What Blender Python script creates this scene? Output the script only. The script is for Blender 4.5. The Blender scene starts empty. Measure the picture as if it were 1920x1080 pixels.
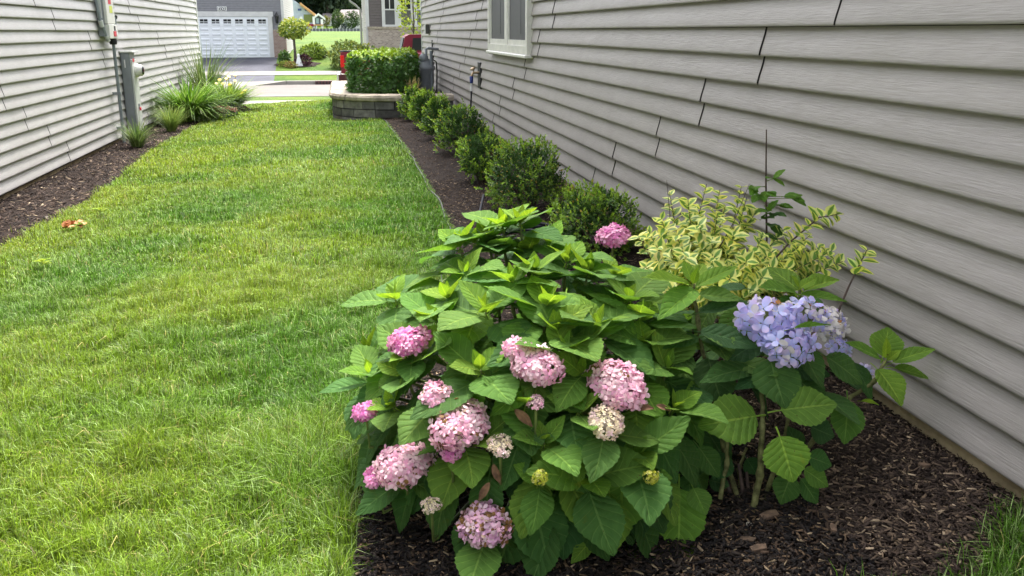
import bpy, math, random
import numpy as np
from mathutils import Vector, Matrix
R=math.radians
rng=np.random.default_rng(7); random.seed(7)
S=bpy.context.scene; COL=S.collection
# ---------------------------------------------------------------- camera
EYE=Vector((0,0,1.15)); F=1747.0; CX,CY=960.0,540.0
PITCH=R(15.409); YAW=R(9.984)
cd=bpy.data.cameras.new('camera'); cam=bpy.data.objects.new('camera',cd); COL.objects.link(cam)
cam.location=EYE; cam.rotation_euler=(R(90)-PITCH,0,-YAW)
cd.sensor_width=36; cd.lens=36*F/1920; cd.clip_start=0.05; cd.clip_end=1500
S.camera=cam
# ---------------------------------------------------------------- sky, sun, exposure
SUN_EL,SUN_AZ=R(62),R(16)        # azimuth from +Y towards +X
w=bpy.data.worlds.new('World'); S.world=w; w.use_nodes=True
nt=w.node_tree; nt.nodes.clear()
sky=nt.nodes.new('ShaderNodeTexSky'); sky.sky_type='NISHITA'; sky.sun_disc=False
sky.sun_elevation=SUN_EL; sky.sun_rotation=SUN_AZ; sky.dust_density=4.0; sky.air_density=1.0; sky.ozone_density=1.0
hs=nt.nodes.new('ShaderNodeHueSaturation'); hs.inputs['Saturation'].default_value=0.30
bg=nt.nodes.new('ShaderNodeBackground'); bg.inputs['Strength'].default_value=0.15
wo=nt.nodes.new('ShaderNodeOutputWorld')
nt.links.new(sky.outputs[0],hs.inputs['Color']); nt.links.new(hs.outputs[0],bg.inputs[0]); nt.links.new(bg.outputs[0],wo.inputs[0])
sl=bpy.data.lights.new('sun','SUN'); sl.energy=1.5; sl.angle=R(14); sl.color=(1,0.96,0.9)
so=bpy.data.objects.new('sun',sl); COL.objects.link(so)
sd=Vector((math.sin(SUN_AZ)*math.cos(SUN_EL),math.cos(SUN_AZ)*math.cos(SUN_EL),math.sin(SUN_EL)))
so.rotation_euler=(-sd).to_track_quat('-Z','Y').to_euler(); so.location=(0,10,30)
S.view_settings.view_transform='Standard'; S.view_settings.look='None'
S.view_settings.gamma=1; S.view_settings.use_curve_mapping=False
S.view_settings.exposure=2.2
S.render.engine='CYCLES'
# ---------------------------------------------------------------- pixel helpers (photo pixels at 1920 wide -> world)
_f=Vector((math.sin(YAW)*math.cos(PITCH),math.cos(YAW)*math.cos(PITCH),-math.sin(PITCH)))
_r=Vector((math.cos(YAW),-math.sin(YAW),0)); _u=_r.cross(_f)
def ray(x,y): return _f*F+_r*(x-CX)+_u*(CY-y)
def at(x,y,Y): d=ray(x,y); return EYE+d*(Y/d.y)
def onx(x,y,X): d=ray(x,y); return EYE+d*(X/d.x)
def onz(x,y,z): d=ray(x,y); return EYE+d*((z-EYE.z)/d.z)
def gz(x,y):
    x=np.asarray(x,float); y=np.asarray(y,float)
    b=-.22+.222*np.clip((x+2.91)/4.5,0,1)
    s=np.clip((y-17)/9,0,1); s=s*s*(3-2*s)
    near=b*(1-s)-.8*s
    far=np.interp(y,[26,28.5,30.3,30.6,38.7,39.0,41,43,47.5,60,92,240,300,400],[-.8,-.81,-.82,-1.15,-1.15,-.80,-.66,-.50,-.07,.40,.85,1.12,1.5,6])
    return np.where(y<26,near,far)
def GZ(x,y): return float(gz(x,y))
def ground(px,py):
    d=ray(px,py); t=.0003; 
    while t<.05:
        P=EYE+d*t
        if P.z<GZ(P.x,P.y): break
        t+=4e-6
    return P
# ---------------------------------------------------------------- materials
def _nodes(name):
    m=bpy.data.materials.new(name); m.use_nodes=True; n=m.node_tree.nodes; l=m.node_tree.links
    return m,n,l,n['Principled BSDF']
def noise(n,l,scale,detail=4,rough=.6,vec=None,stretch=None,coord='Position'):
    t=n.new('ShaderNodeTexNoise'); t.inputs['Scale'].default_value=scale; t.inputs['Detail'].default_value=detail; t.inputs['Roughness'].default_value=rough
    if coord=='Position': g=n.new('ShaderNodeNewGeometry').outputs['Position']
    else: g=n.new('ShaderNodeTexCoord').outputs[coord]
    if stretch:
        mp=n.new('ShaderNodeMapping'); mp.inputs['Scale'].default_value=stretch; l.new(g,mp.inputs['Vector']); g=mp.outputs[0]
    l.new(g,t.inputs['Vector']); return t
def ramp(n,l,src,stops):
    r=n.new('ShaderNodeValToRGB'); e=r.color_ramp.elements
    while len(e)<len(stops): e.new(.5)
    for q,(p,c) in zip(e,stops): q.position=p; q.color=(*c,1) if len(c)==3 else c
    l.new(src,r.inputs[0]); return r
def mix(n,l,fac,a,b,mode='MIX'):
    m=n.new('ShaderNodeMix'); m.data_type='RGBA'; m.blend_type=mode
    for k,v in ((0,fac),(6,a),(7,b)):
        if hasattr(v,'links') or hasattr(v,'is_linked'): l.new(v,m.inputs[k])
        else: m.inputs[k].default_value=v if k==0 else (*v,1)
    return m.outputs[2]
def bump(n,l,b,h,strength=.4,dist=.01):
    q=n.new('ShaderNodeBump'); q.inputs['Strength'].default_value=strength; q.inputs['Distance'].default_value=dist
    l.new(h,q.inputs['Height']); l.new(q.outputs[0],b.inputs['Normal'])
def M_(name,c,rough=.6,var=.12,scale=8,spec=.4,metal=0,bmp=0,bscale=60,stretch=None):
    m,n,l,b=_nodes(name); b.inputs['Roughness'].default_value=rough; b.inputs['Specular IOR Level'].default_value=spec; b.inputs['Metallic'].default_value=metal
    t=noise(n,l,scale,stretch=stretch)
    a=tuple(x*(1-var*2) for x in c); d=tuple(min(1,x*(1+var*2)) for x in c)
    r=ramp(n,l,t.outputs[0],[(.3,a),(.7,d)]); l.new(r.outputs[0],b.inputs['Base Color'])
    if bmp: bump(n,l,b,noise(n,l,bscale,stretch=stretch).outputs[0],bmp,.01)
    return m
def siding_mat(name,c,grain=.35):
    m,n,l,b=_nodes(name); b.inputs['Roughness'].default_value=.5; b.inputs['Specular IOR Level'].default_value=.35
    g=noise(n,l,1,6,.65,stretch=(9,10,190)); d=noise(n,l,3,3); st=noise(n,l,1,5,.7,stretch=(9,9,30))
    r=ramp(n,l,g.outputs[0],[(.3,tuple(x*.92 for x in c)),(.7,tuple(min(1,x*1.06) for x in c))])
    r2=ramp(n,l,d.outputs[0],[(.3,(.9,.9,.88)),(.65,(1,1,1))])
    oi=n.new('ShaderNodeObjectInfo'); r3=ramp(n,l,oi.outputs['Random'],[(0,(.95,.95,.955)),(1,(1,1,1))])
    r4=ramp(n,l,st.outputs[0],[(.0,(.0,.0,.0)),(.765,(0,0,0)),(.80,(.5,.5,.5))])
    c1=mix(n,l,1.0,r.outputs[0],r2.outputs[0],'MULTIPLY'); c2=mix(n,l,1.0,c1,r3.outputs[0],'MULTIPLY')
    c3=mix(n,l,r4.outputs[0],c2,(.72,.71,.69)); l.new(c3,b.inputs['Base Color'])
    wv=noise(n,l,1,3,stretch=(1,3.0,9))
    a=n.new('ShaderNodeMath'); a.operation='MULTIPLY_ADD'; a.inputs[1].default_value=grain; l.new(g.outputs[0],a.inputs[0]); l.new(wv.outputs[0],a.inputs[2])
    bump(n,l,b,a.outputs[0],.75,.006); return m
def leaf_mat(name,src='object',veins=True,trans=.38,rough=.42,spec=.45,nv=7.0,vein_light=1.55):
    """leaf blade: colour from the object or the Col attribute, pale veins, quilted relief, light shining through"""
    m,n,l,b=_nodes(name); b.inputs['Roughness'].default_value=rough; b.inputs['Specular IOR Level'].default_value=spec
    if src=='object': c=n.new('ShaderNodeObjectInfo').outputs['Color']
    else:
        q=n.new('ShaderNodeAttribute'); q.attribute_name='Col'; c=q.outputs['Color']
    t=noise(n,l,35,3); v=ramp(n,l,t.outputs[0],[(.3,(.8,.84,.8)),(.7,(1.12,1.1,1.05))])
    c=mix(n,l,1.0,c,v.outputs[0],'MULTIPLY')
    if veins:
        uv=n.new('ShaderNodeTexCoord').outputs['UV']; sp=n.new('ShaderNodeSeparateXYZ'); l.new(uv,sp.inputs[0])
        def mth(op,*a):
            k=n.new('ShaderNodeMath'); k.operation=op
            for i,x in enumerate(a):
                if isinstance(x,(int,float)): k.inputs[i].default_value=x
                else: l.new(x,k.inputs[i])
            return k.outputs[0]
        au=mth('ABSOLUTE',mth('MULTIPLY_ADD',sp.outputs[0],2.0,-1.0))
        pw=mth('POWER',au,.8)
        ph=mth('MULTIPLY',mth('MULTIPLY_ADD',pw,-.27,sp.outputs[1]),nv)
        tri=mth('ABSOLUTE',mth('SUBTRACT',mth('FRACT',ph),.5))     # 0 at the vein
        lat=mth('LESS_THAN',tri,.055); mid=mth('LESS_THAN',au,.045)
        vm=mth('MAXIMUM',mth('MULTIPLY',lat,.5),mid)
        c=mix(n,l,vm,c,mix(n,l,1.0,c,(vein_light+.35,vein_light,vein_light+.2),'MULTIPLY'))
        h=mth('MULTIPLY',mth('POWER',mth('MULTIPLY',tri,2.0),.6),1.0)
        fine=noise(n,l,95,3,coord='Object')
        hh=mth('MULTIPLY_ADD',fine.outputs[0],.9,h); bump(n,l,b,hh,.75,.006)
        bl=noise(n,l,14,4,.7); spt=ramp(n,l,bl.outputs[0],[(.66,(0,0,0)),(.72,(.75,.75,.75))]); c=mix(n,l,spt.outputs[0],c,mix(n,l,1.0,c,(1.5,1.05,.75),'MULTIPLY'))
        sp2=noise(n,l,120,2); sq=ramp(n,l,sp2.outputs[0],[(.70,(0,0,0)),(.74,(.8,.8,.8))]); c=mix(n,l,sq.outputs[0],c,(.10,.06,.025))
    l.new(c,b.inputs['Base Color'])
    tr=n.new('ShaderNodeBsdfTranslucent'); tc=mix(n,l,1.0,c,(1.3,1.22,.6),'MULTIPLY'); l.new(tc,tr.inputs[0])
    ms=n.new('ShaderNodeMixShader'); ms.inputs[0].default_value=trans
    l.new(b.outputs[0],ms.inputs[1]); l.new(tr.outputs[0],ms.inputs[2]); l.new(ms.outputs[0],n['Material Output'].inputs[0]); return m
def attr_mat(name,rough=.7,spec=.3,trans=0):
    m,n,l,b=_nodes(name); b.inputs['Roughness'].default_value=rough; b.inputs['Specular IOR Level'].default_value=spec
    q=n.new('ShaderNodeAttribute'); q.attribute_name='Col'; l.new(q.outputs['Color'],b.inputs['Base Color'])
    if trans:
        tr=n.new('ShaderNodeBsdfTranslucent'); l.new(q.outputs['Color'],tr.inputs[0]); ms=n.new('ShaderNodeMixShader'); ms.inputs[0].default_value=trans
        l.new(b.outputs[0],ms.inputs[1]); l.new(tr.outputs[0],ms.inputs[2]); l.new(ms.outputs[0],n['Material Output'].inputs[0])
    return m
def glass_mat(name,c=(.03,.035,.04),rough=.08):
    m,n,l,b=_nodes(name); b.inputs['Base Color'].default_value=(*c,1); b.inputs['Roughness'].default_value=rough; b.inputs['Specular IOR Level'].default_value=.6; return m
def soil_mat(name,a,c,d):
    m,n,l,b=_nodes(name); b.inputs['Roughness'].default_value=.9; b.inputs['Specular IOR Level'].default_value=.15
    t=noise(n,l,70,6,.75); u=noise(n,l,3,3)
    r=ramp(n,l,t.outputs[0],[(.3,a),(.55,c),(.75,d)]); r2=ramp(n,l,u.outputs[0],[(.3,(.75,.72,.7)),(.7,(1.2,1.15,1.1))])
    l.new(mix(n,l,1.0,r.outputs[0],r2.outputs[0],'MULTIPLY'),b.inputs['Base Color']); bump(n,l,b,t.outputs[0],1.0,.02); return m
def turf_mat():
    m,n,l,b=_nodes('turf'); b.inputs['Roughness'].default_value=.85; b.inputs['Specular IOR Level'].default_value=.2
    t=noise(n,l,40,6,.7,stretch=(1,.6,1)); u=noise(n,l,.55,3); v=noise(n,l,4,3)
    r=ramp(n,l,t.outputs[0],[(.3,(.03,.066,.008)),(.55,(.070,.122,.010)),(.75,(.115,.162,.016))])
    r2=ramp(n,l,u.outputs[0],[(.35,(.8,.95,.75)),(.65,(1.5,1.3,1.0))]); r3=ramp(n,l,v.outputs[0],[(.3,(.85,.88,.85)),(.7,(1.12,1.1,1.05))])
    l.new(mix(n,l,1.0,mix(n,l,1.0,r.outputs[0],r2.outputs[0],'MULTIPLY'),r3.outputs[0],'MULTIPLY'),b.inputs['Base Color']); bump(n,l,b,t.outputs[0],1,.04); return m
def brick_mat(name,c1,c2,mortar,scale,w=.5,h=.25):
    m,n,l,b=_nodes(name); b.inputs['Roughness'].default_value=.85
    t=n.new('ShaderNodeTexBrick'); t.inputs['Scale'].default_value=scale; t.inputs['Color1'].default_value=(*c1,1); t.inputs['Color2'].default_value=(*c2,1); t.inputs['Mortar'].default_value=(*mortar,1); t.inputs['Mortar Size'].default_value=.03
    t.inputs['Brick Width'].default_value=w; t.inputs['Row Height'].default_value=h
    g=n.new('ShaderNodeNewGeometry'); sp=n.new('ShaderNodeSeparateXYZ'); cb=n.new('ShaderNodeCombineXYZ'); ad=n.new('ShaderNodeMath'); ad.operation='ADD'
    l.new(g.outputs['Position'],sp.inputs[0]); l.new(sp.outputs[0],ad.inputs[0]); l.new(sp.outputs[1],ad.inputs[1]); l.new(ad.outputs[0],cb.inputs[0]); l.new(sp.outputs[2],cb.inputs[1]); l.new(cb.outputs[0],t.inputs['Vector'])
    l.new(t.outputs[0],b.inputs['Base Color']); bump(n,l,b,t.outputs['Fac'],-.6,.02); return m
MT={}
MT['sideR']=siding_mat('taupe vinyl siding',(.350,.318,.296),.42)
MT['sideL']=siding_mat('pale grey vinyl siding',(.505,.482,.468),.25)
MT['sideF']=M_('grey lap siding',(.175,.175,.19),.6,.05)
MT['sideB']=M_('brown lap siding',(.10,.085,.08),.6,.05)
MT['wrap']=M_('dark wall wrap',(.035,.033,.032),.9)
MT['conc']=M_('foundation concrete',(.36,.28,.17),.9,.25,6,.2,0,.6,40)
MT['trim']=M_('white trim',(.50,.50,.49),.45,.04,4)
MT['trimg']=M_('grey trim',(.40,.41,.42),.45,.05,4)
MT['vinylw']=M_('cream vinyl frame',(.66,.64,.58),.4,.06,14)
MT['glass']=glass_mat('window glass',(.018,.02,.022),.1)
MT['screen']=M_('insect screen',(.085,.085,.088),.55,.08,2,.35)
MT['turf']=turf_mat()
MT['mulchR']=soil_mat('dark mulch',(.010,.007,.006),(.032,.022,.018),(.07,.048,.035))
MT['mulchL']=soil_mat('brown mulch',(.014,.010,.009),(.045,.031,.025),(.12,.085,.06))
MT['chip']=attr_mat('bark chip',.85,.2)
MT['blade']=attr_mat('grass blade',.5,.3,.32)
MT['hydleaf']=leaf_mat('hydrangea leaf',rough=.55,spec=.22)
MT['varleaf']=None
MT['smallleaf']=leaf_mat('small leaf','attr',False,.28,.5,.25)
MT['farleaf']=leaf_mat('far foliage','attr',False,.25,.6,.25)
MT['petal']=attr_mat('petal',.55,.25,.30)
MT['stem']=M_('green stem',(.13,.165,.045),.55,.2,30)
MT['canestem']=M_('hydrangea cane',(.13,.13,.05),.75,.32,45,.2,0,.8,70)
MT['woodstem']=M_('brown twig',(.075,.05,.04),.8,.25,40)
MT['bark']=M_('tree bark',(.10,.085,.07),.9,.3,3,.2,0,.8,14)
MT['dead']=M_('dead leaf',(.16,.085,.045),.8,.3,50)
MT['metalg']=M_('grey painted metal',(.22,.235,.25),.45,.06,6)
MT['metall']=M_('light grey enamel',(.52,.53,.50),.4,.05,6)
MT['cream']=M_('cream enamel',(.66,.65,.60),.4,.05,6)
MT['black']=M_('black plastic',(.015,.015,.016),.5,.1)
MT['hose']=M_('black hose rubber',(.012,.012,.02),.65,.15,30,.2)
MT['brass']=M_('weathered brass',(.38,.27,.16),.4,.15,60,.5,.6)
MT['blue']=M_('blue collar',(.03,.05,.22),.4)
MT['redtag']=M_('red tag',(.55,.04,.06),.5)
MT['whitetag']=M_('white tag',(.75,.74,.72),.5)
MT['yellowtag']=M_('yellow green sticker',(.55,.60,.08),.5)
MT['pipe']=M_('pvc conduit',(.20,.225,.24),.5,.08,12)
MT['asphalt']=M_('driveway asphalt',(.075,.075,.09),.85,.12,1.2,.2,0,.5,90)
MT['street']=M_('street paving',(.15,.134,.122),.85,.06,.8,.2,0,.4,60)
MT['walk']=M_('sidewalk concrete',(.23,.213,.19),.85,.07,1.5,.2,0,.4,60)
MT['cap']=M_('tumbled cap stone',(.33,.285,.225),.85,.2,9,.2,0,1,28)
MT['door']=M_('garage door enamel',(.64,.665,.69),.4,.03,2)
MT['brickp']=brick_mat('garage brick',(.17,.085,.065),(.25,.16,.13),(.34,.31,.29),4.0)
MT['brickh']=brick_mat('pale far brick',(.40,.33,.27),(.22,.165,.14),(.36,.33,.30),4.0)
MT['redpaint']=M_('metallic red car paint',(.17,.012,.035),.25,.05,3,.6,.3)
MT['tail']=M_('tail lamp lens',(.55,.01,.012),.2,.1)
MT['chrome']=M_('chrome',(.6,.6,.62),.2,.05,4,.5,.9)
MT['tyre']=M_('tyre',(.02,.02,.02),.8)
MT['roof']=M_('far roof shingles',(.21,.18,.175),.9,.15,3)
MT['roofd']=M_('roof shingles',(.10,.095,.095),.9,.15,3)
MT['tyvek']=M_('white house wrap',(.42,.46,.54),.6,.06,1)
MT['osb']=M_('orange lumber',(.55,.30,.13),.8,.15,3)
MT['whitep']=M_('white paint',(.75,.75,.75),.4,.03)
MT['orange']=M_('dried orange leaf',(.52,.22,.09),.75,.3,60)
MT['stone']=M_('pebble',(.42,.37,.31),.8,.2,30)
BR=[M_('wall block %s'%k,c,.9,.18,12,.2,0,.8,35) for k,c in (('dark',(.085,.08,.075)),('mid',(.13,.125,.12)),('pale',(.20,.19,.175)),('brown',(.15,.13,.105)))]
# variegated leaf: cream rim and green heart follow the leaf itself
def variegated():
    m,n,l,b=_nodes('variegated leaf'); b.inputs['Roughness'].default_value=.45
    uv=n.new('ShaderNodeTexCoord').outputs['UV']; sp=n.new('ShaderNodeSeparateXYZ'); l.new(uv,sp.inputs[0])
    a=n.new('ShaderNodeMath'); a.operation='MULTIPLY_ADD'; a.inputs[1].default_value=2; a.inputs[2].default_value=-1; l.new(sp.outputs[0],a.inputs[0])
    k=n.new('ShaderNodeMath'); k.operation='ABSOLUTE'; l.new(a.outputs[0],k.inputs[0])
    t=noise(n,l,60,2); s=n.new('ShaderNodeMath'); s.operation='MULTIPLY_ADD'; s.inputs[1].default_value=.5; l.new(t.outputs[0],s.inputs[0]); l.new(k.outputs[0],s.inputs[2])
    r=ramp(n,l,s.outputs[0],[(.56,(.15,.31,.05)),(.74,(.78,.80,.26))])
    yv=noise(n,l,9,2); yr=ramp(n,l,yv.outputs[0],[(.4,(1,1,1)),(.62,(1.12,1.08,.55))]); oi=n.new('ShaderNodeObjectInfo'); c=mix(n,l,1.0,mix(n,l,1.0,r.outputs[0],yr.outputs[0],'MULTIPLY'),oi.outputs['Color'],'MULTIPLY'); l.new(c,b.inputs['Base Color'])
    tr=n.new('ShaderNodeBsdfTranslucent'); l.new(c,tr.inputs[0]); ms=n.new('ShaderNodeMixShader'); ms.inputs[0].default_value=.32
    l.new(b.outputs[0],ms.inputs[1]); l.new(tr.outputs[0],ms.inputs[2]); l.new(ms.outputs[0],n['Material Output'].inputs[0]); return m
MT['varleaf']=variegated()
# ---------------------------------------------------------------- object helpers
def tag(o,label=None,cat=None,group=None,kind=None):
    for k,v in (('label',label),('category',cat),('group',group),('kind',kind)):
        if v: o[k]=v
    return o
def link(name,me,parent=None,loc=(0,0,0)):
    o=bpy.data.objects.new(name,me); COL.objects.link(o); o.location=loc
    if parent: o.parent=parent
    return o
def thing(name,loc,label,cat,group=None):
    o=bpy.data.objects.new(name,None); COL.objects.link(o); o.location=loc; o.empty_display_size=.1
    return tag(o,label,cat,group)
class MB:
    """collects shapes in world coordinates; build() links them as one mesh, relative to its thing"""
    def __init__(s): s.v=[]; s.f=[]; s.sm=[]
    def add(s,vs,fs,smooth=False):
        k=len(s.v); s.v+= [tuple(p) for p in vs]; s.f+=[tuple(i+k for i in f) for f in fs]; s.sm+=[smooth]*len(fs); return s
    def box(s,a,b,bev=0):
        (x0,y0,z0),(x1,y1,z1)=[(min(p,q)) for p,q in zip(a,b)],[(max(p,q)) for p,q in zip(a,b)]
        if not bev:
            return s.add([(x0,y0,z0),(x1,y0,z0),(x1,y1,z0),(x0,y1,z0),(x0,y0,z1),(x1,y0,z1),(x1,y1,z1),(x0,y1,z1)],[(3,2,1,0),(4,5,6,7),(0,1,5,4),(1,2,6,5),(2,3,7,6),(3,0,4,7)])
        vs=[]
        for sx in(0,1):
            for sy in(0,1):
                for sz in(0,1):
                    c=[(x0,x1)[sx],(y0,y1)[sy],(z0,z1)[sz]]; g=[(bev,-bev)[sx],(bev,-bev)[sy],(bev,-bev)[sz]]
                    for ax in range(3):
                        p=list(c)
                        for q in range(3):
                            if q!=ax: p[q]+=g[q]
                        vs.append(tuple(p))
        import bmesh
        bm=bmesh.new(); [bm.verts.new(v) for v in vs]; r=bmesh.ops.convex_hull(bm,input=bm.verts); bm.verts.index_update()
        s.add([v.co[:] for v in bm.verts],[[v.index for v in f.verts] for f in bm.faces]); bm.free(); return s
    def tube(s,pts,r,n=7,cap=True):
        pts=[Vector(p) for p in pts]; rs=r if isinstance(r,(list,tuple)) else [r]*len(pts); vs=[]; fs=[]
        a=None
        for i,p in enumerate(pts):
            t=(pts[min(i+1,len(pts)-1)]-pts[max(i-1,0)]).normalized()
            if a is None: a=t.orthogonal().normalized()
            else: a=(a-t*a.dot(t)).normalized()
            b=t.cross(a)
            for k in range(n):
                g=2*math.pi*k/n; vs.append(p+(a*math.cos(g)+b*math.sin(g))*rs[i])
        for i in range(len(pts)-1):
            for k in range(n): fs.append((i*n+k,i*n+(k+1)%n,(i+1)*n+(k+1)%n,(i+1)*n+k))
        s.add(vs,fs,True)
        if cap: s.add(vs[:n],[tuple(range(n))[::-1]]); s.add(vs[-n:],[tuple(range(n))])
        return s
    def lathe(s,c,prof,axis=(0,0,1),n=16):
        c=Vector(c); ax=Vector(axis).normalized(); a=ax.orthogonal().normalized(); b=ax.cross(a); vs=[]; fs=[]
        for r,h in prof:
            for k in range(n):
                g=2*math.pi*k/n; vs.append(c+ax*h+(a*math.cos(g)+b*math.sin(g))*r)
        for i in range(len(prof)-1):
            for k in range(n): fs.append((i*n+k,i*n+(k+1)%n,(i+1)*n+(k+1)%n,(i+1)*n+k))
        s.add(vs,fs,True); s.add(vs[:n],[tuple(range(n))[::-1]]); s.add(vs[-n:],[tuple(range(n))]); return s
    def prism(s,poly,axis,a,b):
        n=len(poly)
        def P(p,t): return {0:(t,p[0],p[1]),1:(p[0],t,p[1]),2:(p[0],p[1],t)}[axis]
        return s.add([P(p,a) for p in poly]+[P(p,b) for p in poly],[tuple(range(n))[::-1],tuple(range(n,2*n))]+[(i,(i+1)%n,n+(i+1)%n,n+i) for i in range(n)])
    def mesh(s,name,mat,origin=(0,0,0)):
        me=bpy.data.meshes.new(name); o=Vector(origin); me.from_pydata([tuple(Vector(v)-o) for v in s.v],[],s.f)
        me.polygons.foreach_set('use_smooth',s.sm); me.materials.append(mat)
        import bmesh
        bm=bmesh.new(); bm.from_mesh(me); bmesh.ops.recalc_face_normals(bm,faces=bm.faces); bm.to_mesh(me); bm.free(); return me
    def build(s,name,mat,parent=None,label=None,cat=None,group=None,kind=None,origin=None):
        org=Vector(origin) if origin else (world(parent) if parent else Vector())
        o=link(name,s.mesh(name,mat,org),parent)
        if not parent: o.location=org
        return tag(o,label,cat,group,kind)
def world(o):
    p=Vector(o.location)
    while o.parent: o=o.parent; p=p+Vector(o.location)
    return p
def npmesh(name,V,Fc,mat,cols=None,smooth=False,uv=None):
    """V (n,3); Fc: list of (m,k) int arrays"""
    me=bpy.data.meshes.new(name); V=np.ascontiguousarray(V,dtype=np.float32)
    loops=np.concatenate([f.ravel() for f in Fc]).astype(np.int32); sizes=np.concatenate([np.full(len(f),f.shape[1]) for f in Fc]).astype(np.int32)
    starts=np.concatenate([[0],np.cumsum(sizes)[:-1]]).astype(np.int32)
    me.vertices.add(len(V)); me.vertices.foreach_set('co',V.ravel()); me.loops.add(len(loops)); me.loops.foreach_set('vertex_index',loops)
    me.polygons.add(len(sizes)); me.polygons.foreach_set('loop_start',starts); me.polygons.foreach_set('loop_total',sizes)
    if smooth: me.polygons.foreach_set('use_smooth',np.ones(len(sizes),bool))
    if cols is not None:
        a=me.color_attributes.new('Col','FLOAT_COLOR','POINT'); c=np.ones((len(V),4),np.float32); c[:,:3]=cols; a.data.foreach_set('color',c.ravel())
    me.update(calc_edges=True); me.validate(); me.materials.append(mat); return me
def nrm(a): return a/np.maximum(np.linalg.norm(a,axis=-1,keepdims=True),1e-9)
def leafcloud(name,P,D,N,L,W,cols,mat,parent=None,fold=.25,kind=None,origin=None,curl=.15):
    """many small folded leaves; P base, D direction, N normal, L length, W half width"""
    P=np.asarray(P,float); D=nrm(np.asarray(D,float)); N=np.asarray(N,float); X=nrm(np.cross(D,N)); N=np.cross(X,D)
    L=np.broadcast_to(L,len(P))[:,None]; W=np.broadcast_to(W,len(P))[:,None]
    a=P; m=P+D*L*.5+N*L*.03; t=P+D*L-N*L*curl; lf=P+D*L*.45+X*W+N*W*fold; rt=P+D*L*.45-X*W+N*W*fold
    V=np.stack([a,lf,m,rt,t],1).reshape(-1,3); i=(np.arange(len(P))*5)[:,None]
    Q=[i+np.array([[0,2,1]]),i+np.array([[0,3,2]]),i+np.array([[1,2,4]]),i+np.array([[2,3,4]])]
    o=Vector(origin) if origin is not None else (world(parent) if parent else Vector())
    me=npmesh(name,V-np.array(o),[np.concatenate(Q)],mat,np.repeat(cols,5,0) if np.ndim(cols)==2 else cols.reshape(-1,3))
    ob=link(name,me,parent)
    if not parent: ob.location=o
    return tag(ob,kind=kind)
def rdir(n):
    return nrm(rng.normal(size=(n,3)))
def vnoise(x,y,s,seed=0):
    g=np.random.default_rng(seed); o=np.zeros(np.shape(x))
    for k in range(6):
        a=g.uniform(0,6.28); f=s*g.uniform(.6,1.7); o=o+np.sin(f*(x*math.cos(a)+y*math.sin(a))+g.uniform(0,6.28))
    return o/6
# ================================================================ LARGE STRUCTURE
EXP=.1081; RB=.0852; RX=1.5936; LB=-.1407; LX=-2.8238
# --- terrain, one sheet
xs=np.concatenate([np.linspace(-300,-12,14),np.linspace(-10,-3.2,10),np.linspace(-2.9,2.1,41),np.linspace(2.6,10,10),np.linspace(14,300,14)])
ys=np.concatenate([np.linspace(-60,-4,6),np.linspace(-2,30,129),[30.3,30.6],np.linspace(31.5,38.7,6),[39.0],np.linspace(40,60,21),np.linspace(64,400,24)])
XX,YY=np.meshgrid(xs,ys); ZZ=gz(XX,YY)+np.where(YY<26,.006*vnoise(XX,YY,3,1),0)
V=np.stack([XX,YY,ZZ],-1).reshape(-1,3); nx=len(xs); ii=(np.arange(len(ys)-1)[:,None]*nx+np.arange(nx-1)[None]).reshape(-1,1)
tag(link('lawn',npmesh('lawn',V,[ii+np.array([[0,1,nx+1,nx]])],MT['turf'],smooth=True)),kind='structure')
LEDGE=([-3,3,6.27,7.0,8.4,11.3,14.8,16.2,17.2,18.3],[-2.3,-2.3,-2.21,-2.12,-2.06,-2.22,-2.13,-1.84,-1.72,-2.3])
REDGE=([-3,1.2,1.95,2.33,2.9,3.9,5.6,6.8,9.3,13.1,13.4],[-.05,-.05,-.04,-.02,.06,.36,.61,.63,.61,.535,.5])
def xl(y): return np.interp(y,*LEDGE)
def xr(y): return np.interp(y,*REDGE)
def corner(x,y): return y<1.70+.07*np.sin(x*9)-.33*np.clip(1.52-x,0,1)     # grass corner by the wall, bottom right
def bed(name,edge,wallx,y0,y1,mat,amp,seed):
    yy=np.linspace(y0,y1,int((y1-y0)/.05)); u=np.linspace(0,1,22)
    E=edge(yy)[:,None]+.012*np.sin(yy*23)[:,None]; X=E+(wallx-E)*u[None]; Y=np.repeat(yy[:,None],22,1)
    Z=gz(X,Y)+.012+amp*vnoise(X,Y,16,seed)*np.minimum(1,u*6)[None]+.012*vnoise(X,Y,5,seed+1)*np.minimum(1,u*5)[None]-.03*(u[None]<.01)
    V=np.stack([X,Y,Z],-1).reshape(-1,3); ii=(np.arange(len(yy)-1)[:,None]*22+np.arange(21)[None]).reshape(-1,1)
    return tag(link(name,npmesh(name,V,[ii+np.array([[0,1,23,22]])],mat,smooth=True)),kind='structure')
bed('mulch_bed',xr,RX+.03,1.2,13.45,MT['mulchR'],.006,11)
bed('mulch_bed',xl,LX-.03,-3,18.3,MT['mulchL'],.008,15)
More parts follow.
